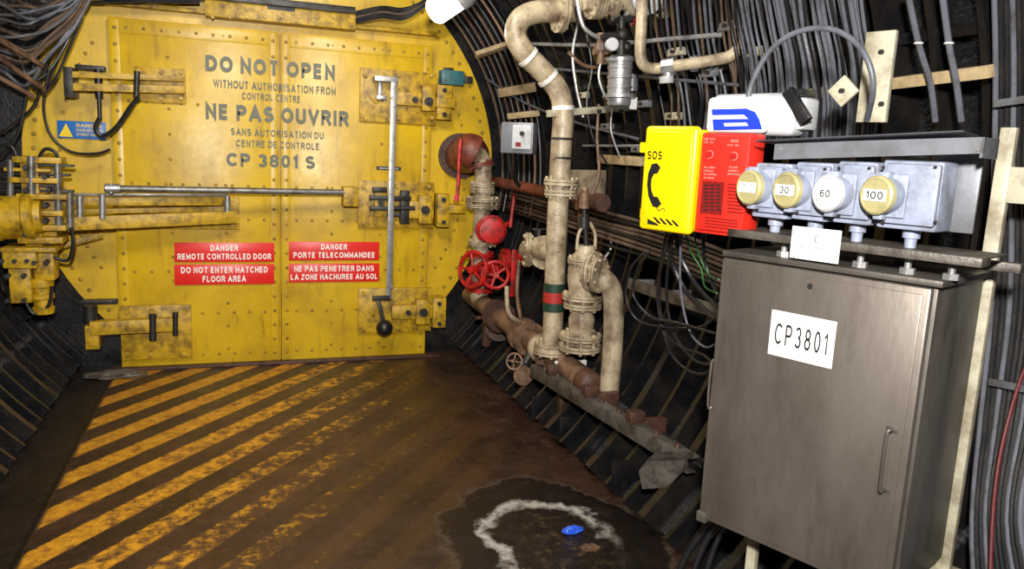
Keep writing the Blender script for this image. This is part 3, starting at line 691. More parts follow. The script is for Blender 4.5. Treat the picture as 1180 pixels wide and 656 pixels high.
bm = T.p("handwheel", RED); wheel(bm, c, (-.2, -1, .1), .088, .013)
T.done()
T = Thing("gate_valve", "larger red handwheel valve turned sideways", "valve", "red handwheel valves")
c = E(545, 311, .12)
bm = T.p("body", RED); lathe(bm, c + V((.12, .08, 0)), (-1, -.6, 0), [(0, .06), (.05, .05), (.1, .03), (.17, .02)], 18)
bm = T.p("handwheel", RED); wheel(bm, c, (-.85, -.5, .15), .12, .014)
T.done()
T = Thing("valve_lever", "slim red valve lever beside wall flange", "lever", "red levers")
bm = T.p("handle", RED); tube(bm, [E(531, 160, .1), E(529, 185, .1), E(528, 212, .1), E(526, 232, .1)], .012, 8); bm = T.p("hub", RED); cyl(bm, E(526, 228, .1), E(526, 228, -.05), .022); T.done()
T = Thing("valve_lever", "slim red valve lever beside red valve", "lever", "red levers")
bm = T.p("handle", RED); tube(bm, [E(593, 223), E(590, 245), E(588, 262)], .013, 8); bm = T.p("hub", RED); cyl(bm, E(588, 258), E(574, 262, -.1), .02); T.done()
T = Thing("ball_valve", "red ball valve with long upright lever", "valve")
bm = T.p("body", RED); cyl(bm, E(577, 300), E(606, 300), .055)
bm = T.p("flange", RED); flange(bm, E(582, 300), (1, 0, 0), .085, .014)
bm = T.p("lever", RED); beam(bm, E(593, 288, .08), E(590, 342, .08), .035, .01); T.done()
T = Thing("ball_valve", "cream flanged ball valve with steel bolts", "valve")
c = P(620, 290, -.4)
bm = T.p("body", CRM); sphere(bm, c, .085, (1, 1, 1), 20); cyl(bm, P(606, 288, -.4), P(640, 292, -.1), .05)
bm = T.p("flange", CRM); flange(bm, P(608, 288, -.4), (1, -.3, 0), .1, .016)
bm = T.p("flange", CRM); flange(bm, P(628, 291, -.22), (1, .9, 0), .095, .014)
bm = T.p("stem", DST); cyl(bm, c, c + V((0, 0, .13)), .015); box(bm, c + V((.03, 0, .13)), WX, (.14, .02, .01), .002); T.done()
T = Thing("drain_valve", "small dark drain valve under the header pipe", "valve")
c = onZ(602, 425, .28)
bm = T.p("body", DST); sphere(bm, c, .045, (1, 1, 1), 14); cyl(bm, c, c + V((.08, .02, .14)), .025); cyl(bm, c + V((-.02, -.07, -.02)), c, .03)
bm = T.p("cap", RUST2); flange(bm, c + V((-.02, -.07, -.02)), (-.2, -1, -.1), .055, .01, 6)
bm = T.p("handle", RUST2); wheel(bm, c + V((-.07, -.05, .06)), (-.6, -.7, .3), .045, .006, 4); T.done()
T = Thing("blank_flange", "dark bolted blank flange on low branch", "pipe fitting")
c = E(575, 378, .25)
bm = T.p("plate", RUST); flange(bm, c, (-.5, -1, .1), .09, .014, 8); bm = T.p("branch", RUST2); cyl(bm, c, c + V((.08, .22, .0)), .045); T.done()

T = Thing("water_pipe", "slim brown pipe along the wall at waist height", "pipe")
bm = T.p("pipe", REDO); tube(bm, [V((1.7, 5.40, 1.29)), V((1.72, 4.5, 1.28)), V((1.75, 3.59, 1.265))], .034, 12)
bm = T.p("coupling", RUST); cyl(bm, V((1.75, 3.62, 1.266)), V((1.75, 3.54, 1.265)), .045); T.done()
T = Thing("pipe_bracket", "grey steel strut bracket across the riser", "bracket")
bm = T.p("strut", CRM2); beam(bm, P(631, 131, .02), P(730, 124, -.1), .035, .03)
for px in (660, 690, 715): bm = T.p("bolt", DST); hexbolt(bm, P(px, 128, -.02), (0, -1, 0), .012, .02)
T.done()
T = Thing("pipe_bracket", "rusty flanged plate bracket on the riser", "bracket")
bm = T.p("plate", CRM); beam(bm, P(636, 213, .0), P(694, 213, -.15), .05, .16, V((0, 0, 1)))
bm = T.p("clamp_fitting", RUST2); cyl(bm, P(672, 222, -.05), P(672, 262, -.05), .028); cyl(bm, P(664, 238, -.05), P(684, 238, -.05), .02)
bm = T.p("fitting", RUST2); sphere(bm, P(686, 232, -.05), .03, (1, 1, 1.3)); T.done()

FG = Frame((0, 3.35, 0), (1, 0, 0), (0, -1, 0)); G = lambda px, py, o=0: FG.pw(px, py, o)
T = Thing("pressure_regulator", "ribbed grey steel pressure regulator hanging from thin pipes", "regulator")
A = G(713, 124); B = G(715, 64); LL = (B - A).length
pr = [(0, .03), (.01, .052), (.02, .056), (.04, .056), (.045, .078), (.06, .078), (.065, .056)]
k = .085
while k < LL - .05: pr += [(k, .056), (k + .004, .060), (k + .012, .060), (k + .016, .056)]; k += .045
pr += [(LL - .03, .058), (LL - .028, .07), (LL - .012, .07), (LL, .045)]
bm = T.p("cylinder", STL); lathe(bm, A, B - A, pr, 22)
bm = T.p("side_boss", GRY); cyl(bm, G(728, 105), G(728, 86), .03)
bm = T.p("manifold", DST); cyl(bm, G(716, 64), G(716, 20), .02); cyl(bm, G(690, 44), G(722, 40), .022); cyl(bm, G(702, 22), G(735, 22), .018); sphere(bm, G(717, 40), .035); sphere(bm, G(706, 22), .028); sphere(bm, G(722, 54), .025)
bm = T.p("pilot_valve", RUST2); cyl(bm, G(692, 38), G(692, 74), .018); cyl(bm, G(692, 50), G(692, 58), .03, seg=6); cyl(bm, G(684, 60), G(700, 60), .014)
bm = T.p("gauge", DSG); c = G(704, 52, .05); lathe(bm, c, (-.2, -1, 0), [(0, .03), (.03, .03), (.035, .026)], 18)
bm = T.p("gauge_line", STL); tube(bm, [G(692, 72), G(690, 90), G(698, 112), G(708, 118)], .006, 8)
bm = T.p("gauge_line", STL); tube(bm, [G(664, -4), G(672, 30), G(690, 44)], .01, 8)
bm = T.p("gauge_line", STL); tube(bm, [G(722, -4), G(724, 12), G(718, 22)], .012, 8)
bm = T.p("red_knob", RED); cyl(bm, G(728, 24), G(736, 24), .02)
bm = T.p("tag", TAPE); pb(bm, FG, 726, 112, 734, 126, .0, .004, 0)
T.done()
T = Thing("flow_valve", "cream globe valve with large round bonnet overhead", "valve")
bm = T.p("body", CRM); cyl(bm, G(672, 0), G(775, 0), .045); sphere(bm, G(737, 4), .085, (1, 1, .8), 20)
for x in (684, 691, 706, 766):
    bm = T.p("flange", CRM); flange(bm, G(x, 0), (1, 0, 0), .085, .012)
bm = T.p("bonnet", DSG); lathe(bm, G(740, -2), V((-.2, -1, -.2)), [(0, .07), (.06, .075), (.09, .07), (.1, .03)], 20)
T.done()
T = Thing("loop_pipe", "slim cream pipe looping below the ceiling", "pipe")
FH = Frame((0, 3.0, 0), (1, 0, 0), (0, -1, 0)); H_ = lambda px, py, o=0: FH.pw(px, py, o)
bm = T.p("pipe", CRM); tube(bm, [H_(741, -12), H_(739, 30), H_(738, 62), H_(743, 76), H_(757, 79), H_(785, 75, .1), H_(825, 69, .2), H_(845, 62, .25), H_(856, 42, .25), H_(861, 15, .25), H_(862, -12, .25)], .024, 12, 6)
bm = T.p("union_fitting", STL); cyl(bm, H_(764, 78, .03), H_(778, 76, .07), .036, seg=8)
bm = T.p("union_fitting", STL); cyl(bm, H_(796, 74, .12), H_(804, 73, .14), .032, seg=8)
bm = T.p("tap", STL); cyl(bm, H_(770, 76, .05), H_(770, 92, .05), .024)
bm = T.p("cap", DSG); cyl(bm, H_(768, 88, .05), H_(768, 96, .05), .03)
T.done()
for k, (pts, r, mt) in enumerate((([(668, 20), (660, 60), (664, 100), (672, 135)], .008, STL), ([(690, 120), (688, 160), (690, 200), (680, 230)], .008, RUST2),
        ([(655, 60), (672, 75), (690, 78)], .01, RUST2), ([(700, 262), (704, 285), (694, 300)], .008, STL), ([(598, 300), (596, 340), (602, 380), (606, 410)], .012, RUST2), ([(584, 330), (586, 360), (600, 372), (622, 380)], .014, CRM),
        ([(722, 30), (730, 60), (728, 100), (740, 140)], .006, GRC), ([(676, 40), (682, 80), (676, 120), (684, 160), (700, 190)], .006, BLK), ([(706, 125), (704, 150), (714, 180)], .006, STL))):
    T = Thing("instrument_tube", "thin bent tube between the pipe fittings", "pipe", "thin instrument tubes"); bm = T.p("t", mt); tube(bm, [P(x, y, -.5 if k in (4, 5) else -.05) for x, y in pts], r, 8); T.done()

T = Thing("support_rail", "rough rust-stained steel beam low on the wall", "rail")
A = onZ(600, 410, .36); B = onZ(800, 528, .35); A = A.lerp(B, .12)
bm = T.p("angle", GRM); beam(bm, A, B, .06, .008, V((0, 0, 1))); beam(bm, A + V((-.028, 0, -.03)), B + V((-.028, 0, -.03)), .06, .006, V((-1, 0, 0))); beam(bm, A + V((-.008, 0, -.06)), B + V((-.008, 0, -.06)), .045, .006, V((0, 0, 1)))
for i in range(9): bm = T.p("bolt", RUST); hexbolt(bm, A.lerp(B, .08 + i * .105) + V((0, 0, .004)), up, .012, .016)
for t in (.15, .42, .7): bm = T.p("bracket", RUST); p = A.lerp(B, t); box(bm, p + V((.07, 0, -.03)), WX, (.16, .04, .09), .003); box(bm, p + V((.0, 0, .03)), WX, (.07, .05, .05), .003)
FK = Frame((1.55, 2.50, 0), (.62, -.78, 0), (-.78, -.62, 0))
bm = T.p("end_bracket", GRM); prism(bm, [FK.pw(x, y) for x, y in ((736, 543), (746, 530), (792, 529), (786, 545), (768, 562), (740, 564))], FK.N, .010)
for x, y in ((752, 541), (774, 541), (756, 554)): hexbolt(bm, FK.pw(x, y), FK.N, .010, .012)
bm = T.p("end_bracket_lip", GRM); prism(bm, [FK.pw(x, y) for x, y in ((746, 530), (792, 529), (800, 521), (756, 521))], V((0, 0, 1)), .006)
T.done()
for i, (x, y) in enumerate(((622, 470), (655, 495), (690, 520), (716, 548))):
    T = Thing("floor_bracket", "small black angle bracket on the lining foot", "bracket", "angle brackets along the floor edge"); bm = T.p("b", LIN)
    p = onX(x, y, 1.6); box(bm, p, WX, (.10, .012, .14), .002); box(bm, p + V((0, .04, -.06)), WX, (.10, .08, .012), .002); T.done()

T = Thing("switch_box", "small grey switch box with white cover", "switch box")
FB = Frame((1.5, 3.9, 0), (.8, -.6, 0), (-.6, -.8, 0))
bm = T.p("body", GRY); pb(bm, FB, 577, 141, 614, 177, -.1, 0, .006)
bm = T.p("cover", DSG); pb(bm, FB, 590, 144, 612, 172, 0, .014, .005)
bm = T.p("small_label", REDD); pb(bm, FB, 594, 164, 600, 169, .014, .016, 0)
bm = T.p("knob", DST); c = FB.pw(602, 154, .014); cyl(bm, c, c + FB.N * .015, .012)
bm = T.p("conduit", BLK); tube(bm, [FB.pw(586, 176, -.05), FB.pw(590, 200, -.1), FB.pw(598, 215, -.2)], .012, 8)
T.done()

def batten(px0, py0, px1, py1, w=.06, lab="pale wooden batten fixed across the lining", r=1.73, m_=WOOD):
    T = Thing("wooden_batten", lab, "batten", "wooden battens on the wall")
    A = onR(px0, py0, r); B = onR(px1, py1, r); bm = T.p("b", m_)
    mp = (A + B) / 2; N = V((TC[0] - mp.x, 0, TC[1] - mp.z)).normalized()
    beam(bm, A, B, w, .03, N); T.done()
batten(548, 64, 590, 50); batten(575, 107, 618, 100); batten(690, 183, 740, 186, .05); batten(585, 134, 622, 130, .04)
batten(925, 109, 1142, 82, .035, r=1.70)
T = Thing("mounting_plate", "tall cream painted steel mounting plate", "plate")
bm = T.p("plate", CRM2); pb(bm, FC, 992, 36, 1026, 141, -.32, -.3, .002)
for py in (60, 120): bm = T.p("bolt", DST); hexbolt(bm, FC.pw(1016, py, -.3), FC.N, .008, .008)
T.done()
T = Thing("junction_block", "cream square block with centre bolt", "junction block")
bm = T.p("block", CRM2)
c = FC.pw(972, 105, -.28); box(bm, c, ((FC.U + FC.Z).normalized(), (FC.U - FC.Z).normalized(), FC.N), (.062, .062, .014), .003); bm = T.p("bolt", DST); hexbolt(bm, c + FC.N * .007, FC.N, .008, .01); T.done()

T = Thing("bulkhead_lamp", "white cylindrical tube lamp fixed overhead", "lamp")
A = onY(496, 17, 4.4); B = onY(528, -5, 4.3); LL = (B - A).length
bm = T.p("lamp_tube", LAMPM); lathe(bm, A, B - A, [(0, .03), (.004, .05), (.02, .068), (.04, .076), (LL, .076)], 24)
bm = T.p("cap", GRY); lathe(bm, B, B - A, [(0, .084), (.05, .084), (.12, .06)], 20); T.done()

# ================================================================ CABINET AND FRAME
cz0, cz1, cw = .472, 1.2545, .547
T = Thing("electrical_cabinet", "brushed stainless steel wall cabinet with hinged door", "cabinet")
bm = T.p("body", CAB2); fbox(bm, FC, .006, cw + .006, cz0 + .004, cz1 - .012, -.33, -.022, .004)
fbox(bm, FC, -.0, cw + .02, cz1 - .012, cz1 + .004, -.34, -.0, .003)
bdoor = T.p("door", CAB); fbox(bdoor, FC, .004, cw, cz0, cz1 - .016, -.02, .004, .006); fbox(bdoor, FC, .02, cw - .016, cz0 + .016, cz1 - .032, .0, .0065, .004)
hz = FC.pix(1025, 494)[1]; hz2 = FC.pix(1020, 563)[1]; ha = FC.pix(1025, 530)[0]
bm = T.p("handle", CAB2, parent=bdoor); tube(bm, [FC.w(ha, hz, .004), FC.w(ha, hz, .02), FC.w(ha - .004, hz - .01, .026), FC.w(ha - .004, hz2 + .01, .026), FC.w(ha, hz2, .02), FC.w(ha, hz2, .004)], .0042, 8, 4)
fbox(bm, FC, ha - .014, ha + .012, hz - .006, hz + .008, .006, .009, .001); fbox(bm, FC, ha - .014, ha + .012, hz2 - .008, hz2 + .006, .006, .009, .001)
bm = T.p("keyhole", DST, parent=bdoor); c = FC.pw(934, 330, .0065); cyl(bm, c, c + FC.N * .004, .007)
za, zb = FC.pix(828, 417)[1], FC.pix(824, 470)[1]
bm = T.p("hinge", CAB2)
tube(bm, [FC.w(.014, za, .004), FC.w(.006, za - .006, .012), FC.w(.006, zb + .006, .012), FC.w(.014, zb, .004)], .0035, 8, 3)
lz = FC.pix(926, 390)[1]; la0 = FC.pix(889, 382)[0]; la1 = FC.pix(963, 398)[0]
bl = T.p("label_plate", WHT, label="white plate reading CP3801"); fbox(bl, FC, la0, la1, lz - .060, lz + .060, .006, .009, .001)
bm = T.p("lettering", INK, parent=bl); atext(bm, "CP3801", FC, la0 + .015, la1 - .016, lz - .028, lz + .028, .0095, .12, .26, .72)
for a in (.03, cw - .06):
    bm = T.p("foot_bracket", RUST); fbox(bm, FC, a, a + .04, cz0 - .03, cz0 + .004, -.3, -.05, .002)
bm = T.p("corner_fitting", GRM); fbox(bm, FC, .0, .03, cz0 - .010, cz0 + .02, -.03, .010, .002)
T.done()

def wz(z0, z1, a, o, w, mt, lab, nm="support_post", cat="post"):
    T = Thing(nm, lab, cat); bm = T.p("post", mt); fbox(bm, FC, a - w / 2, a + w / 2, z0, z1, o - w * .4, o + w * .4, .003)
    bm = T.p("base_plate", mt); fbox(bm, FC, a - w, a + w, z0, z0 + .012, o - w, o + w, .002); T.done()
pa, pz = FC.pix(1150, 147, -.36)
wz(.42, pz, FC.pix(1144, 300, -.38)[0], -.36, .036, CRM2, "tall cream painted steel post beside the cabinet")
wz(.0, cz0 - .03, FC.pix(868, 630, -.15)[0], -.15, .03, CRM2, "short cream leg under the cabinet")
T = Thing("wall_bracket", "cream steel arm bracketed to the wall", "bracket"); bm = T.p("arm", CRM2)
pb(bm, FC, 1156, 193, 1215, 236, -.38, -.35, .003); T.done()

T = Thing("mounting_rail", "flat grimy steel rail above the cabinet", "rail")
bm = T.p("rail", GRM); a0, zr = FC.pix(838, 268, .0); a1, _ = FC.pix(1132, 300, .0); fbox(bm, FC, a0, a1, zr - .010, zr + .011, -.06, .0, .002); fbox(bm, FC, a0, a1, zr + .006, zr + .011, -.18, -.06, .002)
bm = T.p("rear_rail", GRM); fbox(bm, FC, a0 + .02, a1 + .02, zr - .035, zr - .012, -.24, -.21, .002)
for px in (900, 945, 990, 1046, 1098):
    bm = T.p("spacer", STL)
    a = FC.pix(px, 280, -.03)[0]
    cyl(bm, FC.w(a, cz1 + .004, -.05), FC.w(a, zr, -.05), .008); cyl(bm, FC.w(a, cz1 + .004, -.05), FC.w(a, cz1 + .018, -.05), .018, seg=6)
for a in (.10, .38): bm = T.p("bracket", GRM); fbox(bm, FC, a, a + .03, cz1 + .004, zr - .012, -.26, -.20, .002)
T.done()
T = Thing("instruction_plate", "white engraved plate with black symbols", "label")
bm = T.p("plate", WHT); pb(bm, FC, 911, 263, 968, 301, .001, .005, .001)
bm = T.p("lettering", INK); text(bm, "V", FC, 937, 270, 942, 277, .0055, .14); text(bm, "MAX 100 A  400 V", FC, 918, 284, 960, 288, .0055, .14); text(bm, "A", FC, 937, 277, 942, 281, .0055, .14)
for px in (915, 964):
    for py in (267, 296): bm = T.p("screw", STL); hexbolt(bm, FC.pw(px, py, .005), FC.N, .0025, .002)
T.done()
T = Thing("socket_canopy", "grey sheet metal canopy above the sockets", "canopy")
bm = T.p("back_panel", GRY); pb(bm, FC, 1076, 165, 1128, 268, -.13, -.12, .001)
a0, zt = FC.pix(893, 165, 0); a1, zt2 = FC.pix(1135, 158, 0); _, zb = FC.pix(893, 184, 0); _, zb2 = FC.pix(1135, 177, 0)
bm = T.p("front_panel", GRY)
prism(bm, [FC.w(a0, zb, 0), FC.w(a1, zb2, 0), FC.w(a1, zt2, 0), FC.w(a0, zt, 0)], FC.N, .008)
fbox(bm, FC, a1 - .006, a1, zb2 - .01, zt2, -.10, 0, .001)
bm = T.p("roof_sheet", DGR)
A = FC.w(a0 - .035, zt + .005, .04); B = FC.w(a1 - .03, zt2 + .012, .04)
prism(bm, [A, B, FC.w(a1 - .03, zt2 + .002, -.10), FC.w(a0 - .035, zt - .002, -.10)], V((0, 0, 1)), .003)
for px in (900, 1128):
    bm = T.p("screw", STL); hexbolt(bm, FC.pw(px, 172, 0), FC.N, .005, .003)
T.done()

def socket(dx, dy, body, txt, dm, lab=""):
    T = Thing("power_socket", lab, "socket", "grey power sockets in a row")
    a, z = FC.pix(dx, dy, .045); x0, y0, x1, y1 = body
    bm = T.p("housing", SOC); pb(bm, FC, x0, y0, x1, y1, -.11, -.014, .007)
    ca = FC.pix((x0 + x1) / 2, dy, -.02)[0]
    c0 = FC.w(a + .016, z, -.01); ax = (FC.w(a, z, .045) - c0)
    pb(bm, FC, x0 + 4, y0 + 4, x1 - 4, y1 - 6, -.02, .0, .005)
    fbox(bm, FC, a - .034, a + .056, z - .050, z + .050, .0, .010, .004)
    lathe(bm, c0, ax, [(0, .042), (ax.length * .55, .042), (ax.length * .55, .044), (ax.length * .8, .044)], 28)
    fbox(bm, FC, a - .008, a + .022, z + .036, z + .054, -.0, .036, .003)
    fbox(bm, FC, a - .006, a + .016, z - .056, z - .036, -.0, .03, .003)
    for px in (x0 + 5, x1 - 6):
        for py in (y0 + 8, y1 - 10): bm = T.p("screw", DST); hexbolt(bm, FC.pw(px, py, .0), FC.N, .004, .005)
    bm = T.p("cable_gland", SOC); g = FC.w(ca, FC.pix((x0 + x1) / 2, y1, -.014)[1], -.06); lathe(bm, g, (0, 0, -1), [(0, .020), (.02, .020), (.022, .014), (.045, .013), (.047, .008), (.07, .008)], 12)
    bm = T.p("cover_disc", dm); n = ax.normalized(); lathe(bm, FC.w(a, z, .045) - n * .016, n, [(0, .045), (.012, .045), (.016, .040), (.016, .037), (.0145, .036)], 30)
    FT = Frame((FC.w(a, 0, .045).x, FC.w(a, 0, .045).y, 0), V((0, 0, 1)).cross(n), n)
    bl = T.p("label_strip", WHT); fbox(bl, FT, -.031, .029, z - .013, z + .013, -.003, .0, 0)
    bm = T.p("lettering", INK, parent=bl)
    if len(txt) == 1: w = .0078 * len(txt[0]); atext(bm, txt[0], FT, -w - .001, w - .001, z - .009, z + .009, .0006, .16)
    else:
        atext(bm, txt[0], FT, -.024, .022, z + .002, z + .010, .0006, .14); atext(bm, txt[1], FT, -.024, .022, z - .010, z - .002, .0006, .14)
    T.done()
socket(861, 216, (868, 188, 910, 252), ("DALLES", "CO. 300"), DSC, lab="grey wall socket with khaki cover, two-line tag")
socket(904, 219, (914, 187, 957, 255), ("30",), DSC, lab="grey wall socket with khaki cover numbered 30")
socket(951, 223, (962, 186, 1008, 259), ("60",), DSG, lab="grey wall socket with grey cover numbered 60")
socket(1008, 225, (1013, 185, 1084, 266), ("100",), DSC, lab="largest grey wall socket with khaki cover numbered 100")

T = Thing("emergency_telephone_box", "bright yellow emergency telephone box with black print", "telephone box")
bm = T.p("body", YBRT); pb(bm, FC, 742, 148, 797, 266, -.12, -.034, .012, 4)
bm = T.p("lid", YBRT); pb(bm, FC, 739, 145, 799, 268, -.032, -.004, .013, 5); pb(bm, FC, 743, 151, 794, 262, -.008, .0, .004, 3)
bm = T.p("hinge_boss", YBRT); pb(bm, FC, 737, 164, 742, 176, -.03, -.012, .003)
bm = T.p("hinge_boss", YBRT); pb(bm, FC, 737, 240, 742, 252, -.03, -.012, .003)
bm = T.p("lettering", INK); text(bm, "SOS", FC, 746, 174, 763, 184, .0012, .2)
bm = T.p("handset_pictogram", INK)
hs = [(751, 189), (746.8, 200), (745.6, 213), (747, 226), (752, 238), (757.5, 239.5), (762, 235), (757.5, 227), (753, 226.5), (750.6, 220), (750, 213), (750.8, 206), (753.6, 200.5), (757.5, 200), (761, 193), (757, 188)]
prism(bm, [FC.pw(x, y, .0014) for x, y in hs], FC.N, .001)
bm = T.p("cord_pictogram", INK); tube(bm, [FC.pw(x, y, .001) for x, y in ((757, 239), (759, 243), (764, 240), (766, 244))], .0012, 6, 4)
bm = T.p("hazard_stripes", INK)
for i in range(4):
    x = 752 + i * 7; k = i * 1.1; prism(bm, [FC.pw(x, 250 + k, .0014), FC.pw(x + 3, 250.5 + k, .0014), FC.pw(x + 10, 258 + k, .0014), FC.pw(x + 6, 257.5 + k, .0014)], FC.N, .001)
prism(bm, [FC.pw(746, 252, .0014), FC.pw(758, 258.5, .0014), FC.pw(758, 260, .0014), FC.pw(746, 258, .0014)], FC.N, .001)
T.done()
T = Thing("alarm_call_box", "red fire alarm box with printed instructions", "alarm box")
bm = T.p("body", REDP); pb(bm, FC, 804, 153, 862, 272, -.09, -.02, .006)
bm = T.p("front_cover", REDP); pb(bm, FC, 806, 156, 860, 268, -.02, -.008, .005)
bm = T.p("panel", REDD); pb(bm, FC, 808, 209, 833, 247, -.008, -.006, 0)
bm = T.p("lettering", PNK)
for s, x0, y0, x1, y1 in (("LIRE SOS", 811, 159, 824, 161.2), ("TEL ICI", 811, 163, 822, 165), ("SOS", 842, 161, 851, 164), ("ALARM", 811, 192, 824, 194), ("PRESS", 811, 196, 822, 198), ("ICI APPEL", 811, 200, 826, 202), ("ALARME", 811, 204, 823, 206), ("STOP", 840, 192, 850, 194), ("ARRET", 839, 196, 851, 198), ("APPUYER", 838, 200, 853, 202), ("SOS TEL", 838, 166.5, 852, 168.3)):
    text(bm, s, FC, x0, y0, x1, y1, -.0066, .16)
bm = T.p("speaker_slots", INK)
for i in range(8):
    for j in range(3): pb(bm, FC, 811 + j * 7, 213 + i * 4, 816 + j * 7, 214.6 + i * 4, -.006, -.0055, 0)
bm = T.p("grille", REDD)
for i in range(9): pb(bm, FC, 838, 212 + i * 4, 856, 213.6 + i * 4, -.008, -.0065, 0)
for px, py in ((818, 178), (846, 180)):
    c = FC.pw(px, py, -.008); bm = T.p("button", RED); cyl(bm, c, c + FC.N * .008, .008)
    bm = T.p("button_ring", PNK); torus(bm, c + FC.N * .001, FC.N, .0105, .0008, 20, 5)
bm = T.p("vent_slots", REDD)
for i in range(4): pb(bm, FC, 812, 252 + i * 3.4, 850, 253.4 + i * 3.4, -.008, -.0065, 0)
T.done()
T = Thing("emergency_light", "white emergency light fitting with blue pictogram", "light fitting")
bm = T.p("housing", DSG); pb(bm, FC, 818, 107, 915, 156, -.2, -.12, .02, 4)
bm = T.p("end_housing", DSG); pb(bm, FC, 884, 112, 928, 150, -.22, -.14, .012)
bm = T.p("diffuser", WHT); pb(bm, FC, 813, 111, 882, 153, -.12, -.085, .015, 4)
def para(bm, pts, o): prism(bm, [FC.pw(x, y, o) for x, y in pts], FC.N, .001)
bm = T.p("pictogram", BLU)
para(bm, [(820, 126), (860, 125), (870, 129), (875, 138), (878, 149), (822, 150)], -.083)
bm = T.p("symbol", WHT); para(bm, [(820, 133), (857, 132.5), (862, 137), (820, 137.5)], -.0815); para(bm, [(834, 142), (860, 141.5), (862, 145), (835, 145.5)], -.0815)
bm = T.p("bracket", BLK); pb(bm, FC, 905, 102, 924, 110, -.2, -.12); beam(bm, FC.pw(908, 104, -.12), FC.pw(930, 140, -.12), .03, .02, FC.N); T.done()

# ================================================================ CABLES
def cable(P_, r, mt, lab, group=None, name="cable", cat="cable", seg=8):
    T = Thing(name, lab, cat, group); bm = T.p("c", mt); tube(bm, P_, r, seg, 5); T.done()
g1 = "cables hanging down the curved wall"
for i in range(34):
    x = 850 + i * 4.7; j = random.uniform(-4, 4); r = 1.69 - random.random() * .06
    cable([onR(x - 16, -30, r), onR(x - 6 + j, 30, r), onR(x + 2 + j, 70, r), onR(x + 6, 118, r + .02), onR(x + 4, 160, r + .03)], .0055 + random.random() * .003, random.choice((BLK, GRC, GRC, GRC)), "dark sheathed cable following the curved lining", g1)
for i in range(18):
    x = 746 + i * 6.4; r = 1.70; j = random.uniform(-10, 10)
    cable([onR(x, -20, r), onR(x + 6, 50, r), onR(x + 14 + j, 110, r), onR(x + 16 + random.uniform(-8, 8), 170, r), onR(x + 10 + j, 230, r)], .0045 + random.random() * .003, random.choice((BLK, GRC, BRC, GRC)), "dark sheathed cable following the curved lining", g1)
g1b = "light grey conduits along the upper wall"
for i, (pts, r) in enumerate((([(600, 50), (680, 52), (760, 46), (830, 40)], .011), ([(600, 76), (690, 84), (780, 92), (850, 98)], .008),
        ([(672, 168), (740, 168), (800, 166)], .007), ([(560, 90), (600, 116), (660, 140), (735, 160)], .008))):
    cable([onR(x, y, 1.70) for x, y in pts], r, LGC if i % 2 == 0 else GRC, "light grey conduit clipped along the lining", g1b, name="conduit", cat="conduit")
for i, (x, y) in enumerate(((700, 70), (742, 120), (780, 60), (820, 84), (672, 110), (736, 172), (870, 60), (700, 146), (776, 134), (840, 30))):
    T = Thing("cable_cleat", "small grey steel cleat bolted to the lining", "cleat", "cable cleats on the wall"); bm = T.p("plate", GRY if i % 2 else CRM2)
    p = onR(x, y, 1.71); box(bm, p, (V((0, 1, 0)), up, V((1, 0, 0))), (.12, .035, .03), .003); bm = T.p("bolt", DST); hexbolt(bm, p + V((-.015, 0, 0)), (-1, 0, 0), .009, .015); T.done()
g2 = "vertical cables beside the cabinet"
for i in range(12):
    x = 1146 + i * 7; r = 1.72
    cable([onR(x, -20, r), onR(x + 2, 80, r), onR(x, 200, r), onR(x - 3, 350, r), onR(x - 15 - i, 480, r), onR(x - 25 - i * 2, 600, r), onR(x - 20, 720, r)], .0085, random.choice((BLK, BLK, GRC)), "thick black cable running down the lining", g2)
for (x0, y0, x1, y1) in ((1146, 120, 1200, 112), (1140, 440, 1200, 452)):
    T = Thing("cable_clamp", "pale steel clamp strip across the cables", "clamp", "clamps over vertical cables"); bm = T.p("s", GRY); beam(bm, onR(x0, y0, 1.69), onR(x1, y1, 1.69), .02, .01, V((-1, 0, 0))); T.done()
cable([onR(1200, 380, 1.66), onR(1172, 450, 1.66), onR(1150, 540, 1.66), onR(1142, 640, 1.66), onR(1144, 700, 1.66)], .005, RCB, "thin dark red cable beside the cabinet")
for k, (x0, x1) in enumerate(((1045, 1080), (1085, 1110))):
    cable([onR(x0, -15, 1.66), onR((x0 + x1) / 2 - 4, 50, 1.66), onR(x1 - 8, 95, 1.66), onR(x1 - 2, 140, 1.68)], .009, GRC, "grey cable with white tie slanting down", "slanting grey cables")
    T = Thing("cable_tie", "white tie around a grey cable", "cable tie", "white cable ties"); bm = T.p("t", TAPE); c = onR((x0 + x1) / 2 - 4, 50, 1.66); torus(bm, c, up, .0105, .003, 16, 6); T.done()
g3 = "long brown cables along the wall"
for i in range(8):
    dz = i * 5.0
    cable([onX(566, 210 + dz * .75, 1.9 - .008 * i), onX(620, 222 + dz * .9, 1.88 - .008 * i), onX(690, 243 + dz * 1.0 + random.uniform(-2, 2), 1.86 - .008 * i), onX(760, 262 + dz * 1.1, 1.84), onX(840, 292 + dz * 1.2, 1.84)], .009, (BRC, BLK, BRC)[i % 3], "dusty brown cable running along the wall", g3)
g4 = "cables following the bulkhead rim"
for i in range(8):
    r = 1.52 + i * .03
    cable([tp(math.radians(a), r, 5.33 - i * .03) for a in (82, 60, 45, 30, 15, 0, -10)], .010, (BRC, BLK, RUST, BLK, BRC, BLK, RUST2, BLK)[i], "brown cable curving around the bulkhead rim", g4)
cable([FC.pw(858, 152, -.1), FC.pw(860, 125, -.1), FC.pw(868, 92, -.1), FC.pw(888, 58, -.1), FC.pw(918, 37, -.1), FC.pw(955, 33, -.1), FC.pw(985, 48, -.1), FC.pw(1002, 75, -.1), FC.pw(1006, 105, -.12), FC.pw(999, 138, -.2)], .0075, GRC, "thick grey hose looping over the light fitting", name="hose", cat="hose", seg=12)
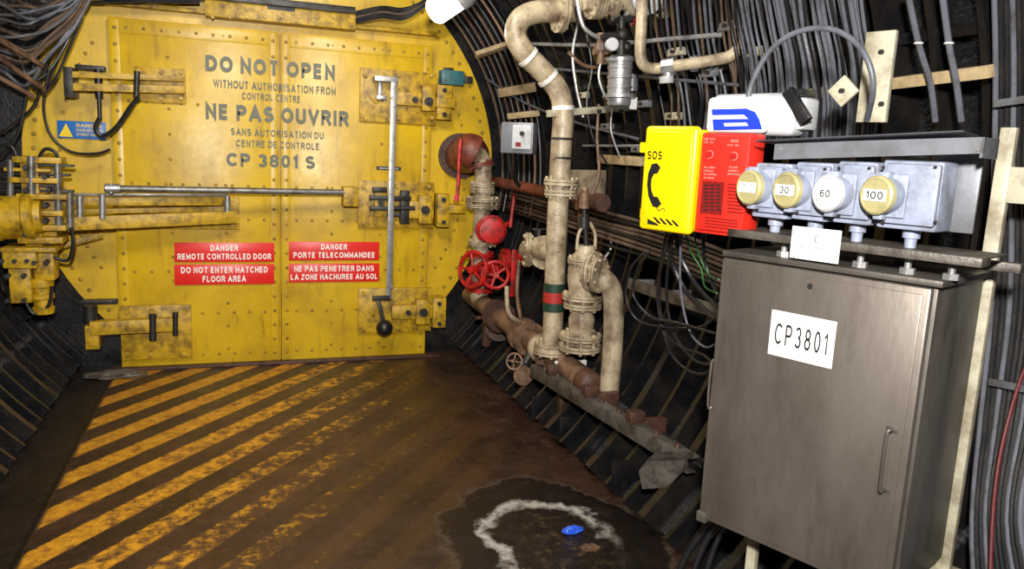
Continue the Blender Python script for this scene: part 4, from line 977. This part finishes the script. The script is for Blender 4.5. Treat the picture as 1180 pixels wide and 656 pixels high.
for k, (xa, xb) in enumerate(((812, 770), (822, 790), (834, 806))):
    cable([FC.pw(xa + 20, 590, -.2), FC.pw(xa, 610, -.2), FC.pw((xa + xb) / 2, 640, -.18), FC.pw(xb, 690, -.15)], .013 - .002 * k, BLK, "thick black hose leaving the cabinet underside", "hoses below the cabinet", name="hose", cat="hose")
g5 = "leads hanging below the telephone boxes"
LD = [([(772, 268), (774, 300), (790, 335), (815, 360), (835, 372)], .009, BLK), ([(780, 268), (782, 290), (800, 325), (825, 352), (838, 360)], .008, BLK),
      ([(790, 268), (796, 290), (808, 310), (812, 330), (826, 338)], .003, GCB), ([(800, 270), (806, 295), (818, 318), (828, 322)], .003, GCB),
      ([(768, 268), (762, 300), (760, 350), (770, 400), (790, 425), (815, 430), (832, 400)], .005, BLK), ([(776, 268), (768, 330), (775, 380), (800, 415), (826, 420)], .005, BLK),
      ([(785, 268), (784, 330), (794, 380), (812, 400), (828, 395)], .004, GRC), ([(772, 270), (758, 330), (764, 380), (785, 400), (812, 410), (830, 430)], .005, BLK),
      ([(810, 270), (812, 300), (822, 330), (832, 345)], .006, BLK), ([(750, 290), (735, 310), (730, 340), (750, 365), (780, 372), (826, 385)], .005, BLK), ([(742, 292), (726, 312), (722, 345), (740, 372), (800, 378), (826, 365)], .004, BLK)]
for pts, r, mt in LD:
    n = len(pts)
    cable([FC.pw(x, y, -.09 - .2 * math.sin(math.pi * min(1, .15 + k / n))) for k, (x, y) in enumerate(pts)], r, mt, "green earth lead below the telephone boxes" if mt is GCB else "black lead looping below the telephone boxes", g5)
T = Thing("cable_tray", "short grey cable tray on brackets", "cable tray"); bm = T.p("tray", GRM)
A = onX(724, 326, 1.70); B = onX(835, 362, 1.66); beam(bm, A, B, .05, .01, V((-1, 0, 0))); beam(bm, A + V((.03, 0, -.025)), B + V((.03, 0, -.025)), .06, .008, V((0, 0, 1)))
for t in (.1, .5, .9):
    bm = T.p("bracket", GRY); p = A.lerp(B, t); box(bm, p + V((.05, 0, 0)), WX, (.08, .02, .05), .002)
T.done()
T = Thing("terminal_strip", "small white terminal strip on the conduit", "terminal strip"); bm = T.p("s", TAPE); pb(bm, FPp, 640, 416, 676, 423, .1, .115); T.done()

g6 = "cable bundle high on the curved wall"
for i in range(24):
    y0 = -8 + i * 4.2; r = 1.70 - random.random() * .10
    cable([onR(-40, y0 - 12, r), onR(0, y0 + random.uniform(-5, 5), r), onR(30, y0 + 8 + random.uniform(-9, 9), r), onR(56, y0 * .8 + 4 + random.uniform(-9, 9), r), onR(84, y0 * .5 - 8, r), onR(112, y0 * .25 - 40, r)], .006 + random.random() * .005, random.choice((BLK, BRC, BRC, GRC)), "dusty cable in a tangled high bundle", g6)
for i, (x0, y0, x1, y1) in enumerate(((-10, 60, 52, 104), (-10, 84, 40, 112), (-10, 40, 50, 76))):
    T = Thing("cable_support", "rusty steel support strip under the cables", "bracket", "supports under the high cables"); bm = T.p("s", RUST2); beam(bm, onR(x0, y0, 1.60), onR(x1, y1, 1.60), .03, .012, V((1, 0, 0))); T.done()
g7 = "looping cables beside the door"
L_ = [[(60, 60), (48, 90), (40, 120), (20, 140), (-8, 160)], [(75, 50), (60, 85), (50, 120), (58, 155), (82, 175), (112, 177), (127, 172)], [(115, 136), (110, 148), (118, 157), (134, 147), (150, 124), (160, 112)],
      [(40, 70), (30, 110), (22, 150), (2, 180), (-10, 182)], [(95, 20), (78, 60), (64, 90), (50, 110)], [(2, 330), (10, 350), (30, 345), (38, 325)], [(-5, 350), (12, 372), (40, 362), (52, 340)], [(20, 60), (34, 96), (50, 104), (56, 80)]]
for i, l in enumerate(L_):
    cable([FD.pw(x, y, .10 + .02 * i) for x, y in l], .008 if i != 2 else .014, BLK, "black cable looping beside the yellow door" if i != 2 else "thick black hydraulic hose loop", g7)
g8 = "overhead cables above the door"
for i in range(7):
    cable([FD.pw(410, 14 + i * 2, .1), FD.pw(440, 8 + i * 2, .15), FD.pw(465, 10 + i * 2, .2), FD.pw(490, 0 + i, .25), FD.pw(520, -25, .4)], .008, random.choice((BLK, BRC)), "dark cable draped above the door", g8)
for i in range(4):
    cable([FD.pw(100, -12 + i * 5, .1), FD.pw(160, -4 + i * 2, .12), FD.pw(230, -6 + i * 3, .1)], .009, BLK, "dark cable draped above the door", g8)

def crumple(name, c, sx, sy, sz, mt, lab, cat):
    T = Thing(name, lab, cat); bm = T.p("c", mt, sharp=20)
    bmesh.ops.create_icosphere(bm, subdivisions=3, radius=1)
    for v in bm.verts:
        k = 1 + random.uniform(-.28, .2)
        v.co = V((v.co.x * sx * k, v.co.y * sy * k, max(v.co.z, -.3) * sz * random.uniform(.4, 1.2)))
    mn = min(v.co.z for v in bm.verts)
    for v in bm.verts: v.co += V((c.x, c.y, -mn + .001))
    T.done()
crumple("plastic_wrapper", onZ(660, 613, 0), .045, .026, .016, PLB, "crumpled blue plastic wrapper on stained floor", "litter")
crumple("plastic_sheet", onZ(134, 434, .0), .17, .08, .03, PLG, "crumpled clear plastic sheet at the door sill", "litter")
crumple("paper_scrap", onZ(680, 632, 0), .04, .03, .004, RUST2, "torn brown scrap on stained floor", "litter")

# ================================================================ LIGHT
def area(loc, tgt, size, power, col=(1, .95, .88)):
    l = bpy.data.lights.new("lamp_light", 'AREA'); l.energy = power; l.size = size; l.color = col
    o = bpy.data.objects.new("lamp_light", l); bpy.context.collection.objects.link(o)
    o.location = loc; o.rotation_euler = (V(tgt) - V(loc)).to_track_quat('-Z', 'Y').to_euler()
area((-.05, -.15, 1.95), (.65, 4.8, 1.35), .14, 178, (1, .97, .93))
area((.3, 2.9, 2.95), (.4, 4.4, .6), .5, 50, (1, .95, .88))
p = bpy.data.lights.new("lamp_glow", 'POINT'); p.energy = 9; p.shadow_soft_size = .08; p.color = (1, .92, .78)
po = bpy.data.objects.new("lamp_glow", p); bpy.context.collection.objects.link(po); po.location = onY(505, 38, 4.2)
w = bpy.data.worlds.new("w"); bpy.context.scene.world = w; w.use_nodes = True
w.node_tree.nodes["Background"].inputs[0].default_value = (.8, .85, .9, 1); w.node_tree.nodes["Background"].inputs[1].default_value = .13
